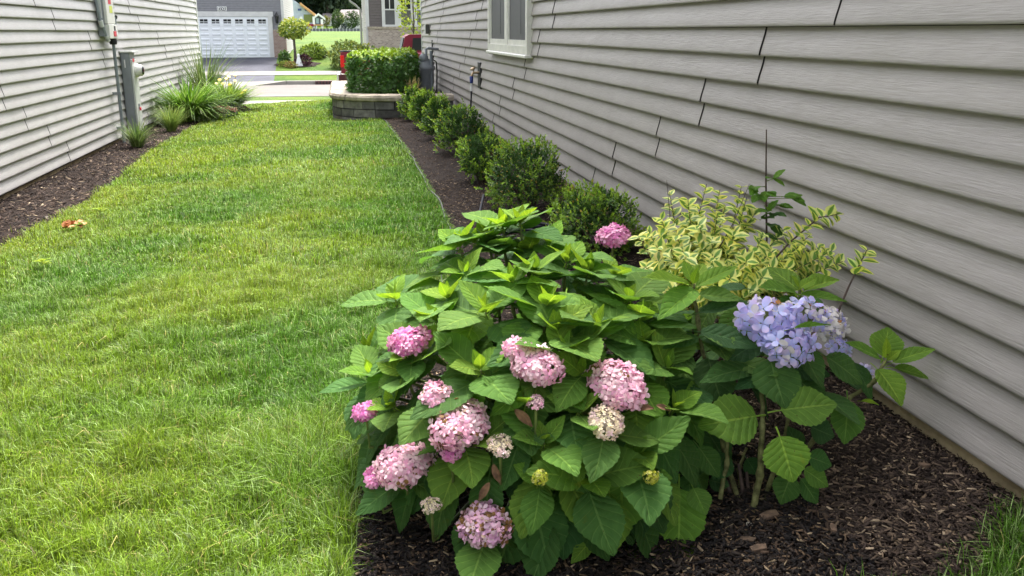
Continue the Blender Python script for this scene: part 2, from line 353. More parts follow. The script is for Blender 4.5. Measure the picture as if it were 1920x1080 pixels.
# --- street, walks, driveway
def sheet(name,poly,z,mat):   # poly of (x,y); z callable
    m=MB(); m.add([(x,y,z(x,y)) for x,y in poly],[tuple(range(len(poly)))]); return m.build(name,mat,kind='structure')
def strip(name,x0,x1,ys_,mat,dz=.006,n=1):
    m=MB(); q=[]
    for y in ys_: q+= [(x0,y,GZ(x0,y)+dz),(x1,y,GZ(x1,y)+dz)]
    m.add(q,[(2*i,2*i+1,2*i+3,2*i+2) for i in range(len(ys_)-1)]); return m.build(name,mat,kind='structure')
MB().add([(-120,30.45,-.90),(120,30.45,-.90),(120,38.85,-.90),(-120,38.85,-.90)],[(0,1,2,3)]).build('street',MT['street'],kind='structure')
strip('sidewalk',-120,120,[26.9,28.3],MT['walk'],.02); strip('sidewalk',-120,120,[41.2,42.5],MT['walk'],.022)
MB().box((-120,30.3,-1.2),(120,30.5,-.79),.02).build('kerb',MT['walk'],kind='structure')
dx1=at(519,140,41).x; gx1=at(520,109,47.5).x
m=MB().box((dx1+.5,38.8,-1.2),(120,39.05,-.75),.02).add([(-120,38.35,-.896),(dx1-.7,38.35,-.896),(dx1-.7,39.05,-.782),(-120,39.05,-.782)],[(0,1,2,3)])
m.add([(dx1-.7,38.36,-.896),(dx1+.499,38.8,-.752),(dx1+.499,39.05,-.752),(dx1-.7,39.05,-.781),(dx1+.499,38.8,-.897)],[(0,1,2,3),(0,4,1)]); m.build('kerb',MT['walk'],kind='structure')
m=MB(); q=[]; dys=[39.06,41,41.2,42.5,43,45,47.4]
for y in dys:
    q+=[(-25,y,GZ(-25,y)+.010),(dx1+(gx1-dx1)*(y-39)/8.4,y,GZ(0,y)+.010)]
m.add(q,[(2*i,2*i+1,2*i+3,2*i+2) for i in range(len(dys)-1) if i!=2]); m.build('driveway',MT['asphalt'],kind='structure')
# storm drain in the far kerb
a=at(591,152,38.78); b=at(624,157,38.78)
dr=thing('storm_drain',(a.x,38.79,-.90),'dark slotted storm drain inlet in the far kerb','storm drain')
MB().box((a.x,38.70,-.895),(b.x,38.79,-.755),.01).build('frame',M_('cast iron',(.10,.045,.04),.7),dr)
for k in range(5):
    x=a.x+.05+k*(b.x-a.x-.06)/5; MB().box((x,38.68,-.88),(x+(b.x-a.x)/5-.09,38.699,-.78)).build('slot',MT['black'],dr)
# --- lap sided walls of the two near houses
def panel_mesh(name,mat,sgn):
    """double lap panel, one metre along +Y; sgn +1 faces +X"""
    prof=[]
    for c in (0,1):
        z=c*EXP
        prof+=[(.001,z+.003),(.021,z),(.0235,z+.003),(.0230,z+.012),(.0182,z+.034),(.0112,z+.060),(.0052,z+.085),(.0015,z+EXP-.002)]
    n=len(prof); v=[]
    for y in (0,1): v+=[(sgn*x,y,z) for x,z in prof]
    f=[(i,i+1,n+i+1,n+i) for i in range(n-1)]
    me=bpy.data.meshes.new(name); me.from_pydata(v,[],f); me.materials.append(mat)
    sm=[(i%8) not in (0,1,7) for i in range(n-1)]; me.polygons.foreach_set('use_smooth',sm)
    import bmesh
    bm=bmesh.new(); bm.from_mesh(me); bmesh.ops.recalc_face_normals(bm,faces=bm.faces)
    if sum(fc.normal.x for fc in bm.faces)*sgn<0: bmesh.ops.reverse_faces(bm,faces=bm.faces)
    bm.to_mesh(me); bm.free(); return me
def sided_wall(house,X,sgn,zb,rows,seams,period,y0,y1,mat):
    me=panel_mesh('siding_panel',mat,sgn); org=world(house)
    for k in range(rows):
        s=seams.get(k, (k*1.37+.6)%period); s0=s-math.ceil((s-y0)/period)*period; cuts=[y0]
        q=s0
        while q<y1:
            if q>y0+.05 and q<y1-.05: cuts.append(q)
            q+=period
        cuts.append(y1)
        for a,b in zip(cuts[:-1],cuts[1:]):
            o=link('siding_panel',me,house); o.rotation_euler.z=sgn*.0045/max(.6,b-a); o.location=Vector((X+sgn*(.0045+random.uniform(0,.0012)),a+.00225,zb+2*k*EXP+random.uniform(-.0006,.0006)))-org
            o.scale=(1,b-a-.0045,1)
def near_house(label,X,sgn,zb,rows,seams,period,y0,y1,mat,corner_y,trimmat):
    """the house stands on the far side of the wall plane X; sgn is the way the wall faces"""
    h=thing('house',(X-sgn*4.5,(y0+y1)/2,zb),label,'house')
    xi=X-sgn*.004; xo=X-sgn*9
    top=zb+rows*2*EXP
    MB().box((xi,y0,zb-.02),(xo,y1,top+.3)).build('wall',MT['wrap'],h)
    MB().box((xi-sgn*.012,y0+.01,zb-.6),(xo+sgn*.02,y1-.01,zb-.021)).build('foundation',MT['conc'],h)
    sided_wall(h,X,sgn,zb,rows,seams,period,y0,y1-.02,mat)
    MB().box((X-sgn*.07,y1-.085,zb-.012),(X+sgn*.026,y1+.026,top+.28),.004).build('corner_trim',trimmat,h)
    # eaves and roof
    m=MB().box((X+sgn*.40,y0-.3,top+.30),(xo-sgn*.4,y1+.3,top+.33)); m.build('soffit',MT['trim'],h)
    xm=(X+xo)/2
    m=MB().add([(X+sgn*.42,y0-.3,top+.34),(X+sgn*.42,y1+.3,top+.34),(xm,y1+.3,top+2.4),(xm,y0-.3,top+2.4),(xo-sgn*.42,y0-.3,top+.34),(xo-sgn*.42,y1+.3,top+.34)],[(0,1,2,3),(3,2,5,4),(0,3,4),(1,5,2)]); m.build('roof',MT['roofd'],h)
    MB().box((X+sgn*.40,y0-.3,top+.335),(X+sgn*.50,y1+.3,top+.43),.01).build('gutter',MT['trim'],h)
    return h
hR=near_house('taupe vinyl sided house filling the right side, beside the flower bed',RX,-1,RB,13,{0:10.13,1:13.92,2:8.88,3:8.29,4:7.70,5:7.15,6:10.9,7:9.9},4.25,-4,19.4,MT['sideR'],19.4,MT['trimg'])
hL=near_house('pale grey vinyl sided house on the left with electric meters',LX,1,LB,14,{0:10.19,1:9.63,2:9.02,3:8.53,4:12.1,5:11.55,6:10.24,7:9.69},4.1,-3,20.0,MT['sideL'],20.0,MT['trim'])
# window of the right house
wy0,wy1=7.98,10.2; zb_=.955; zt=2.25
wn=MB()
fx0,fx1=RX-.004,RX-.062
wn.box((fx0,wy0,zb_),(fx1,wy0+.075,zt)).box((fx0,wy1-.075,zb_),(fx1,wy1,zt)).box((fx0,wy0+.075,zb_),(fx1,wy1-.075,zb_+.07)).box((fx0,wy0+.075,zt-.07),(fx1,wy1-.075,zt))
win=wn.build('window',MT['vinylw'],hR); o=world(win)
ym=(wy0+wy1)/2
MB().box((RX-.004,ym-.07,zb_+.07),(RX-.056,ym+.07,zt-.07)).build('mullion',MT['vinylw'],win)
for a,b in ((wy0+.075,ym-.07),(ym+.07,wy1-.075)):
    MB().box((RX-.030,a,zb_+.07),(RX-.034,b,zt-.07)).build('pane',MT['screen'],win)
    m=MB().box((RX-.034,a,zb_+.07),(RX-.048,a+.04,zt-.07)).box((RX-.034,b-.04,zb_+.07),(RX-.048,b,zt-.07)).box((RX-.034,a+.04,zb_+.07),(RX-.048,b-.04,zb_+.12)); m.build('sash',MT['vinylw'],win)
    MB().box((RX-.0342,a+.35,zb_+.12),(RX-.037,a+.38,zt-.07)).box((RX-.0342,a+.04,zb_+.12),(RX-.0368,b-.3,zb_+.17)).build('sash_rail',MT['screen'],win)
MB().box((RX-.004,wy0-.01,zb_-.03),(RX-.082,wy1+.01,zb_-.001),.006).build('sill',MT['vinylw'],win)
# ================================================================ FAR SIDE OF THE STREET
GY=47.5
def P(x,y,Y=GY): return at(x,y,Y)
def laps(mb,x0,x1,y,z0,z1,exp=.11,d=.018):
    z=z0
    while z<z1-.01:
        t=min(z+exp,z1); mb.add([(x0,y,t),(x1,y,t),(x1,y-d,z+.004),(x0,y-d,z+.004),(x0,y,z),(x1,y,z)],[(0,1,2,3),(3,2,5,4)]); z+=exp
def lapsY(mb,y0,y1,x,z0,z1,sg,exp=.11,d=.018):
    z=z0
    while z<z1-.01:
        t=min(z+exp,z1); mb.add([(x,y0,t),(x,y1,t),(x+sg*d,y1,z+.004),(x+sg*d,y0,z+.004),(x,y0,z),(x,y1,z)],[(0,1,2,3),(3,2,5,4)]); z+=exp
gl=P(333,108).x; gr=P(507,108).x; g0=-.06; gt=P(440,31).z; cr=P(533,60).x; wt=2.95; bt=P(523,58).z; pl=P(512,60).x
gh=thing('garage_house',((gl+cr)/2,GY,g0),'grey sided house across the street with white garage door','house')
m=MB(); laps(m,gl-6,cr-.09,GY,P(440,21.5).z+.02,wt+1.5); laps(m,pl+.12,cr-.09,GY,bt+.07,P(440,21.5).z+.02); m.build('siding',MT['sideF'],gh)
MB().box((gl-6,GY+.005,g0-.3),(cr-.005,GY+10,wt+1.5)).build('wall',MT['sideF'],gh)
m=MB(); lapsY(m,GY+.12,GY+10,cr,g0-.2,wt+1.5,1); m.build('siding',MT['sideL'],gh,label='paler side wall of lap siding')
MB().box((cr-.09,GY-.035,bt+.06),(cr+.035,GY+.12,wt+1.5)).build('corner_trim',MT['trim'],gh)
MB().box((pl+.005,GY-.12,g0-.3),(cr+.06,GY+.5,bt)).build('brick_pier',MT['brickp'],gh)
MB().box((pl+.005,GY-.15,bt),(cr+.09,GY+.5,bt+.06)).build('pier_cap',MT['cap'],gh)
m=MB().box((gr,GY-.05,g0),(pl,GY+.0,gt)).box((gl-.2,GY-.05,gt),(pl+.05,GY,P(440,21.5).z)); m.build('door_trim',MT['trim'],gh)
gd=MB().box((gl,GY-.012,g0+.0),(gr-.004,GY+.004,gt-.005)).build('garage_door',MT['door'],gh)
cw=(gr-gl)/8; rh=(gt-g0)/8.0
for c in range(8):
    for r_ in range(7):
        x0=gl+c*cw+.07; x1=gl+(c+1)*cw-.07; z0=g0+.06+r_*rh*.98; z1=z0+rh*.62
        if r_<6 or True:
            mm=MB(); zz0,zz1=z0+.03,z1
            mm.add([(x0,GY-.0125,zz0),(x1,GY-.0125,zz0),(x1,GY-.0125,zz1),(x0,GY-.0125,zz1),(x0+.03,GY-.035,zz0+.03),(x1-.03,GY-.035,zz0+.03),(x1-.03,GY-.035,zz1-.03),(x0+.03,GY-.035,zz1-.03)],[(0,1,5,4),(1,2,6,5),(2,3,7,6),(3,0,4,7),(4,5,6,7)]); mm.build('panel',MT['door'],gd)
    for i in range(2):
        for j in range(2):
            xm=gl+(c+.5)*cw; x0=xm-.175+i*.185; z0=gt-.36+j*.135
            MB().box((x0,GY-.03,z0),(x0+.16,GY-.0125,z0+.10)).build('pane',MT['glass'],gd)
for i in range(9): 
    x=gl+i*cw
for i in range(1,4):
    z=g0+i*(gt-g0)/4; MB().box((gl,GY-.0128,z-.008),(gr-.005,GY-.0121,z+.008)).build('door_joint',MT['trimg'],gd)
m=MB().add([(gl-6.4,GY-.6,wt+1.4),(cr+.3,GY-.6,wt+1.4),(cr+.3,GY+5,wt+4),(gl-6.4,GY+5,wt+4),(gl-6.4,GY+10.5,wt+1.4),(cr+.3,GY+10.5,wt+1.4)],[(0,1,2,3),(3,2,5,4),(0,3,4),(1,5,2)]); m.build('roof',MT['roofd'],gh)
# house number
nb=thing('house_number',P(416,17,GY-.03),'white house number tiles reading 1021 above garage door','sign')
for i,ch in enumerate('1021'):
    a=P(406.5+i*4.7,12.3,GY-.055); b=P(411+i*4.7,20.9,GY-.055)
    t=MB().box((a.x,GY-.058,b.z),(b.x,GY-.03,a.z)).build('tile',MT['whitep'],nb)
    cx_=(a.x+b.x)/2; z0=b.z+.03; hh=a.z-b.z-.06; m=MB(); yb,yf=GY-.066,GY-.0585
    if ch=='1':
        m.box((cx_-.014,yb,z0),(cx_+.014,yf,z0+hh)).box((cx_-.04,yb-.001,z0),(cx_+.04,yf-.001,z0+.02)).add([(cx_-.042,yb,z0+hh-.045),(cx_-.012,yb,z0+hh-.001),(cx_-.012,yb,z0+hh-.03),(cx_-.042,yf,z0+hh-.045),(cx_-.012,yf,z0+hh-.001),(cx_-.012,yf,z0+hh-.03)],[(0,1,2),(3,4,5),(0,1,4,3),(1,2,5,4),(0,2,5,3)]); m.build('digit',MT['black'],t)
    else:
        cu=bpy.data.curves.new('digit','FONT'); cu.body=ch; cu.size=hh*1.36; cu.extrude=.004; cu.align_x='CENTER'; cu.offset=.004
        to=bpy.data.objects.new('tmp',cu); COL.objects.link(to); bpy.context.view_layer.update()
        me=bpy.data.meshes.new_from_object(to.evaluated_get(bpy.context.evaluated_depsgraph_get())); bpy.data.objects.remove(to)
        me.materials.clear(); me.materials.append(MT['black'])
        d=link('digit',me,t); d.rotation_euler=(R(90),0,0); d.location=Vector((cx_,GY-.063,z0))-world(t)
# wall lantern
a=P(519,33,GY-.1)
la=thing('wall_lantern',(a.x,GY,a.z-.2),'black lantern on the garage wall above brick pier','lamp')
MB().lathe((a.x,GY-.16,a.z-.28),[(.03,0),(.07,.06),(.10,.34)],n=8).build('lantern_glass',MT['glass'],la)
MB().lathe((a.x,GY-.16,a.z+.06),[(.13,0),(.06,.1),(.02,.18)],n=8).build('lantern_cap',MT['black'],la)
MB().tube([(a.x,GY-.16,a.z+.2),(a.x,GY-.08,a.z+.26),(a.x,GY-.03,a.z+.1)],.015,6).box((a.x-.05,GY-.035,a.z-.1),(a.x+.05,GY-.02,a.z+.15)).build('bracket',MT['black'],la)
# brown house far right
HY2=46.0; hx0=P(688,60,HY2).x; hz=P(740,54,HY2).z
fh=thing('brown_house',(hx0+4,HY2,-.2),'brown lap sided house with white windows behind the red truck','house')
zt2=4.2
m=MB(); laps(m,hx0+.12,hx0+14,HY2,hz+.1,zt2,.125,.022); m.build('siding',MT['sideB'],fh)
MB().box((hx0+.005,HY2+.004,-.6),(hx0+14,HY2+9,zt2)).build('wall',MT['sideB'],fh)
m=MB(); lapsY(m,HY2+.12,HY2+9,hx0,-.3,zt2,-1,.125,.022); m.build('siding',MT['sideL'],fh,label='paler side wall of lap siding')
MB().box((hx0-.035,HY2-.035,-.3),(hx0+.12,HY2+.12,zt2)).build('corner_trim',MT['trim'],fh)
MB().box((hx0+.06,HY2-.14,-.6),(hx0+14,HY2+.003,hz)).build('brick_base',MT['brickh'],fh)
MB().box((hx0+.03,HY2-.18,hz),(hx0+14,HY2+.003,hz+.10)).build('stone_sill',MT['cap'],fh)
for (xa,xb) in ((716,746),(746,776),(776,800)):
    x0=P(xa,30,HY2).x; x1=P(xb,30,HY2).x; z0=hz+.1; z1=z0+2.0
    f=MB().box((x0,HY2-.07,z0),(x0+.15,HY2-.002,z1)).box((x1-.15,HY2-.07,z0),(x1-.002,HY2-.002,z1)).box((x0+.15,HY2-.07,z0),(x1-.15,HY2-.002,z0+.09)).box((x0+.15,HY2-.07,z1-.1),(x1-.15,HY2-.002,z1)).box((x0+.15,HY2-.06,z0+.74),(x1-.15,HY2-.002,z0+.80))
    wf=f.build('window',MT['trim'],fh)
    MB().box((x0+.15,HY2-.025,z0+.09),(x1-.15,HY2-.021,z0+.74)).build('pane',MT['screen'],wf)
    MB().box((x0+.15,HY2-.025,z0+.80),(x1-.15,HY2-.021,z1-.1)).build('pane',MT['glass'],wf)
    xm=(x0+x1)/2; MB().box((xm-.02,HY2-.045,z0+.80),(xm+.02,HY2-.0255,z1-.1)).box((x0+.15,HY2-.043,z0+1.30),(x1-.15,HY2-.026,z0+1.34)).build('muntin',MT['trim'],wf)
x=P(671,60,HY2+8.9).x
MB().tube([(hx0-.10,HY2+8.7,-.2),(hx0-.10,HY2+8.7,2.3),(hx0-.35,HY2+8.7,2.55),(hx0-.65,HY2+8.7,2.75),(hx0-.65,HY2+8.7,3.2)],.06,8).build('downspout',MT['trim'],fh)
m=MB().add([(hx0-.6,HY2-.6,zt2),(hx0+14.5,HY2-.6,zt2),(hx0+10,HY2+4.5,zt2+3),(hx0+4,HY2+4.5,zt2+3),(hx0-.6,HY2+9.6,zt2),(hx0+14.5,HY2+9.6,zt2)],[(0,1,2,3),(4,3,2,5),(0,3,4),(1,5,2)]); m.build('roof',MT['roofd'],fh)
MB().box((hx0-.62,HY2-.62,zt2-.14),(hx0+14.5,HY2+9.6,zt2-.002)).build('fascia',MT['trim'],fh)
# house under construction, far
CYY=265.; a=at(530,60,CYY); b=at(593,60,CYY); gzc=GZ(0,CYY)
ch=thing('unfinished_house',((a.x+b.x)/2,CYY,gzc),'white wrapped house under construction with orange roof edge','house')
ax,bx=a.x,b.x; px1=at(590,20,CYY).x; zt3=at(560,12,CYY).z; ze=at(590,28,CYY).z; zp=at(575,48,CYY).z
MB().box((ax,CYY+.8,gzc-.5),(bx,CYY+10,ze)).add([(ax-9,CYY+.8,ze),(bx,CYY+.8,ze),(ax-9,CYY+.8,ze+(bx-ax+9)*.70)],[(0,1,2)]).build('wall',MT['tyvek'],ch)
for xa in (565,578):
    p=at(xa,20,CYY); q=at(xa-7,16,CYY); MB().box((q.x,CYY+.70,p.z),(p.x,CYY+.79,q.z)).build('window',M_('glass with painted blue reflection',(.06,.10,.25),.2),ch)  # the blue reflection is painted in as the pane's base colour
p=at(570,42,CYY); q=at(587,27,CYY); MB().box((p.x,CYY+.69,p.z),(q.x,CYY+.78,q.z)).build('window',M_('glass with painted tree reflection',(.16,.20,.05),.3),ch)  # reflected trees are only an olive base colour on this pane
for xa in (566,589,604):
    p=at(xa,50,CYY); MB().box((p.x-.3,CYY-.5,p.z-.4),(p.x+.3,CYY+.1,at(xa,31 if xa<600 else 36,CYY).z)).build('porch_post',MT['whitep'],ch)
p=at(562,4,CYY); q=at(591,26,CYY)
m=MB().add([(p.x,CYY-.4,p.z),(q.x,CYY-.4,q.z),(q.x,CYY-.4,q.z-.75),(p.x,CYY-.4,p.z-.75),(p.x,CYY+10,p.z),(q.x,CYY+10,q.z),(q.x,CYY+10,q.z-.75),(p.x,CYY+10,p.z-.75)],[(0,1,2,3),(0,1,5,4),(1,2,6,5),(4,5,6,7),(2,3,7,6)]); m.build('roof_edge',MT['osb'],ch)
p=at(590,30,CYY); q=at(597,24.5,CYY); r_=at(610,34,CYY)
m=MB()
for u_,v_ in ((p,q),(q,r_)): m.add([(u_.x,CYY-.5,u_.z),(v_.x,CYY-.5,v_.z),(v_.x,CYY-.5,v_.z-.6),(u_.x,CYY-.5,u_.z-.6),(u_.x,CYY+6,u_.z),(v_.x,CYY+6,v_.z),(v_.x,CYY+6,v_.z-.6),(u_.x,CYY+6,u_.z-.6)],[(0,1,2,3),(0,1,5,4),(3,2,6,7)])
m.build('porch_roof',MT['whitep'],ch)
p=at(590,33,CYY); q=at(606,48,CYY); MB().box((p.x,CYY+.3,q.z),(q.x,CYY+.7,p.z)).add([(p.x,CYY+.3,p.z),(q.x,CYY+.3,p.z),(at(597,26,CYY).x,CYY+.3,at(597,26,CYY).z)],[(0,1,2)]).build('porch_wall',M_('dark siding',(.10,.11,.125),.7),ch)
p=at(592,34,CYY); q=at(598,44,CYY); MB().box((p.x,CYY+.2,q.z),(q.x,CYY+.29,p.z)).build('window',M_('pale blue glass',(.35,.48,.5),.2),ch)
p=at(573,44.5,CYY-1); q=at(606,48,CYY-1); MB().box((p.x,CYY-1,q.z),(q.x,CYY-.5,q.z+.3)).build('deck_board',MT['osb'],ch)
p=at(574,45,CYY-1); q=at(588,49,CYY-1); MB().box((p.x,CYY-1.3,q.z-.1),(q.x,CYY-1.1,p.z)).build('deck_skirt',M_('dark red skirt',(.22,.01,.03),.7),ch)
# two far roofs
for (x0,x1,xr0,xr1,yt,yb,Yd,lab) in ((628,690,640,672,18,34,310,'distant house with broad brown hip roof before the wood'),(602,634,605,630,25,38,330,'distant house with low brown roof left of the broad roof')):
    a=at(x0,yb,Yd); b=at(x1,yb,Yd); c=at(xr0,yt,Yd+6); d=at(xr1,yt,Yd+6); g=GZ(0,Yd)
    h=thing('distant_house',((a.x+b.x)/2,Yd,g),lab,'house')
    MB().box((a.x+.3,Yd+.4,g-1),(b.x-.3,Yd+13.5,a.z)).build('wall',MT['trim'],h)
    MB().add([a,b,d,c,(a.x,Yd+14,a.z),(b.x,Yd+14,b.z)],[(0,1,2,3),(4,3,2,5),(0,3,4),(1,5,2)]).build('roof',MT['roof'],h)
# long dark fence at the top of the far lawn
FY=240.; p=at(560,53.5,FY); q=at(700,53.5,FY); fz=at(600,58.6,FY).z
fe=thing('lawn_fence',((p.x+q.x)/2,FY,fz),'long dark fence at the top of the far lawn','fence')
nb_=22
for k in range(nb_):
    x0=p.x+(q.x-p.x)*k/nb_; x1=p.x+(q.x-p.x)*(k+1)/nb_
    MB().box((x0+.05,FY,fz-.3),(x1-.05,FY+.03,p.z)).build('fence_panel',M_('fence slate',(.10,.10,.125),.8) if k==0 else bpy.data.materials['fence slate'],fe)
    MB().box((x0-.08,FY-.05,fz-.3),(x0+.08,FY+.08,p.z+.1)).build('fence_post',MT['trimg'],fe)
# ================================================================ TREES AND FAR SHRUBS
def lump_pts(n,c,r,inner=.35,lumps=9,amp=.25,seed=1):
    g=np.random.default_rng(seed); d=nrm(g.normal(size=(n,3))); L=nrm(g.normal(size=(lumps,3))); k=np.max(d@L.T,1)
    rad=(1-amp+amp*k**3*1.6)*(inner+(1-inner)*g.uniform(0,1,n)**.45); return np.array(c)+d*rad[:,None]*np.array(r),d
def foliage(parent,c,r,n,size,pal,seed,mat='farleaf',name='foliage',inner=.35,amp=.25,up=.3,w=.32):
    Pn,d=lump_pts(n,c,r,inner,9,amp,seed); g=np.random.default_rng(seed+5)
    D=nrm(d+g.normal(size=(n,3))*.7+np.array([0,0,up])); N=nrm(d*.6+g.normal(size=(n,3))*.6+np.array([0,0,.8]))
    L=size*g.uniform(.6,1.3,n); pal=np.array(pal); k=g.integers(0,len(pal),n); cl=pal[k]*g.uniform(.75,1.25,(n,1))
    return leafcloud(name,Pn,D,N,L,L*w,cl,MT[mat],parent,kind='stuff')
DK=[(.012,.026,.017),(.018,.036,.021),(.026,.048,.026)]; MG=[(.030,.062,.020),(.045,.085,.024),(.06,.11,.028)]; YG=[(.12,.16,.025),(.17,.20,.03),(.22,.24,.04)]
def tree(name,x,y,h,cr,cz,n,size,pal,label,seed,group=None,trunk=.15,lean=0,rz=None):
    g=GZ(x,y); t=thing(name,(x,y,g),label,'tree',group); rr=random.Random(seed)
    m=MB().tube([(x,y,g-.3),(x+lean*.3,y,g+h*.3),(x+lean,y,g+h*.8)],[trunk*1.2,trunk*.8,trunk*.3],7)
    for k in range(6):
        a=rr.uniform(0,6.28); z=g+h*rr.uniform(.3,.6); m.tube([(x+lean*.3,y,z),(x+lean*.3+math.cos(a)*cr*.6,y+math.sin(a)*cr*.6,z+h*.22)],[trunk*.35,trunk*.1],5)
    m.build('trunk',MT['bark'],t)
    foliage(t,(x+lean,y,g+cz),(cr,cr,rz or (h-cz)),n,size,pal,seed,name='crown',amp=.4)
wood=[(545,128,17,DK),(566,140,20,DK),(580,130,18,DK),(597,137,20,DK),(615,128,19,[(.04,.065,.038),(.055,.08,.045),(.03,.05,.03)]),(628,142,22,DK),(646,131,19,[(.035,.065,.028),(.05,.08,.035)]),(662,139,20,MG),(682,133,20,DK),(705,140,20,DK)]
lab=['dark tree of the far wood, leftmost, behind the unfinished house','dark tree of the far wood above the orange roof edge','dark tree of the far wood right of the orange roof edge','tall dark tree of the far wood above the porch','grey green tree of the far wood, palest of the row','tallest dark tree of the far wood behind the pointed green tree','lighter tree of the far wood above the broad brown roof','mid green tree of the far wood above the broad roof right end','dark tree of the far wood behind the brown house corner','dark tree of the far wood behind the brown house roof']
for i,((px,Y,h,pal),lb) in enumerate(zip(wood,lab)):
    Y=Y*2.65; h*=1.7; p=at(px,30,Y); tree('wood_tree',p.x,Y,h,8.5,h*.52,2800,1.5,pal,lb,100+i,'trees of the far wood',.55,rz=h*.52)
p=at(631,50,290); tree('tree',p.x,290,5.4,1.8,2.6,1500,.42,MG,'pointed green tree before the brown roof, beyond the fence',131,trunk=.1)
p=at(640,50,292); tree('tree',p.x,292,4.8,1.2,3.0,600,.4,YG,'small yellow green tree right of the pointed green tree',132,trunk=.09)
p=at(612,50,292); tree('tree',p.x,292,4.3,1.1,2.6,500,.4,[(.17,.16,.03),(.15,.16,.03),(.09,.12,.03)],'small yellowish tree beside the unfinished porch',133,trunk=.09)
p=at(661,50,285); tree('tree',p.x,285,5.2,2.0,2.6,1500,.42,MG,'round green tree left of the brown house corner',134,trunk=.1)
p=at(645,50,262); tree('conifer',p.x,262,2.2,.7,1.0,500,.3,[(.03,.05,.055),(.04,.06,.06)],'small blue conifer beside the far fence',135,trunk=.07)
# young tree in front of brown house
p=at(776,60,43.5); tree('young_tree',p.x,43.5,4.8,.85,2.6,750,.15,[(.28,.36,.03),(.36,.42,.05),(.20,.28,.03)],'young yellow green tree before the brown house windows',141,trunk=.05,rz=2.1)
def shrub(name,px,py,Y,wpx,hpx,n,size,pal,label,seed,cat='shrub',group=None):
    g=at(px,py,Y); s=Y/1747*1.02; r=wpx*s/2; h=hpx*s; z=GZ(g.x,Y)
    t=thing(name,(g.x,Y,z),label,cat,group)
    m=MB(); 
    for k in range(4): m.tube([(g.x+.03*k-.05,Y,z-.2),(g.x+(k-1.5)*r*.3,Y,z+h*.5)],[.012,.006],5)
    m.build('stem',MT['woodstem'],t); foliage(t,(g.x,Y,z+h*.45),(r,min(r,1.0),h*.58),n,size,pal,seed,amp=.30); return t
shrub('shrub',661,100,43.5,80,44,2600,.13,[(.12,.17,.03),(.22,.24,.05),(.06,.10,.03),(.09,.13,.03)],'large loose yellow green shrub left of the brown house',151)
shrub('shrub',714,97,44.5,26,19,900,.10,[(.05,.11,.025),(.08,.15,.03)],'small dark green shrub in front of the pale brick base',152)
shrub('shrub',750,97,44.5,18,18,500,.10,[(.05,.11,.025),(.08,.15,.03)],'small dark green shrub beside the red truck cab',153)
shrub('shrub',586,92,47,40,26,1100,.12,[(.16,.24,.03),(.22,.30,.04),(.10,.17,.03)],'bright green shrub behind the topiary tree',154)
shrub('shrub',601,91,47.5,20,16,500,.10,[(.045,.05,.03),(.06,.06,.035)],'dark bronze shrub right of the bright green shrub',155)
shrub('purple_shrub',569,111,44.5,26,20,800,.08,[(.045,.012,.025),(.07,.018,.035),(.03,.012,.02)],'dark purple shrub beside the topiary tree',156)
shrub('perennial',532,111,44.2,16,10,350,.08,[(.30,.34,.06),(.2,.26,.06)],'pale yellow green perennial at the brick pier foot',157)
shrub('perennial',546,114,43.8,20,9,350,.08,[(.25,.16,.05),(.18,.2,.05),(.3,.22,.08)],'low tawny perennial in front of the topiary tree',158)
shrub('perennial',533,104,45.5,18,18,500,.12,[(.10,.18,.05),(.06,.13,.04)],'spiky green perennial before the brick pier',159)
# topiary
g=at(553,108,45); g.z=GZ(g.x,45); tp=thing('topiary_tree',(g.x,45,g.z),'round headed yellow flowering topiary tree beside the garage','tree')
MB().tube([(g.x,45,g.z-.1),(g.x+.02,45,g.z+.5),(g.x,45,at(553,68,45).z)],[.08,.06,.05],8).build('trunk',MT['bark'],tp)
c=at(551,57,45); foliage(tp,(c.x,45,c.z),(.62,.6,.42),1700,.11,[(.16,.23,.03),(.10,.17,.025),(.24,.30,.04)],161,name='crown',amp=.3)
foliage(tp,(c.x,45,c.z+.08),(.68,.66,.42),260,.12,[(.40,.42,.10),(.34,.38,.07)],162,name='blossom',inner=.9,w=.5)
# white ornament, arching grass tuft
a=at(560,112,44.3); a.z=GZ(a.x,44.3); wb=thing('garden_ornament',(a.x,44.3,a.z),'white triangular garden ornament under the topiary tree','ornament')
MB().add([(a.x-.16,44.2,a.z),(a.x+.18,44.2,a.z),(a.x+.18,44.4,a.z),(a.x-.16,44.4,a.z),(a.x-.05,44.25,a.z+.42),(a.x+.05,44.25,a.z+.42),(a.x+.05,44.35,a.z+.42),(a.x-.05,44.35,a.z+.42)],[(0,1,5,4),(1,2,6,5),(2,3,7,6),(3,0,4,7),(4,5,6,7)]).build('body',MT['whitep'],wb)
MB().lathe((a.x,44.3,a.z+.421),[(.05,0),(.07,.05),(.05,.11),(.01,.13)],n=8).build('head',MT['whitep'],wb)
pa=at(565,104,44.6)
q=[(pa.x,44.9,GZ(pa.x,44.9)+.03)]+[(pa.x-.2+(1.0+.15*math.sin(k*2.1))*math.cos(k*math.pi/9),44.9+1.1*math.sin(k*math.pi/9),GZ(pa.x,44.9+1.1*math.sin(k*math.pi/9))+.02) for k in range(18)]
MB().add(q,[(0,1+k,1+(k+1)%18) for k in range(18)]).build('planting_bed',MT['mulchR'],kind='structure')
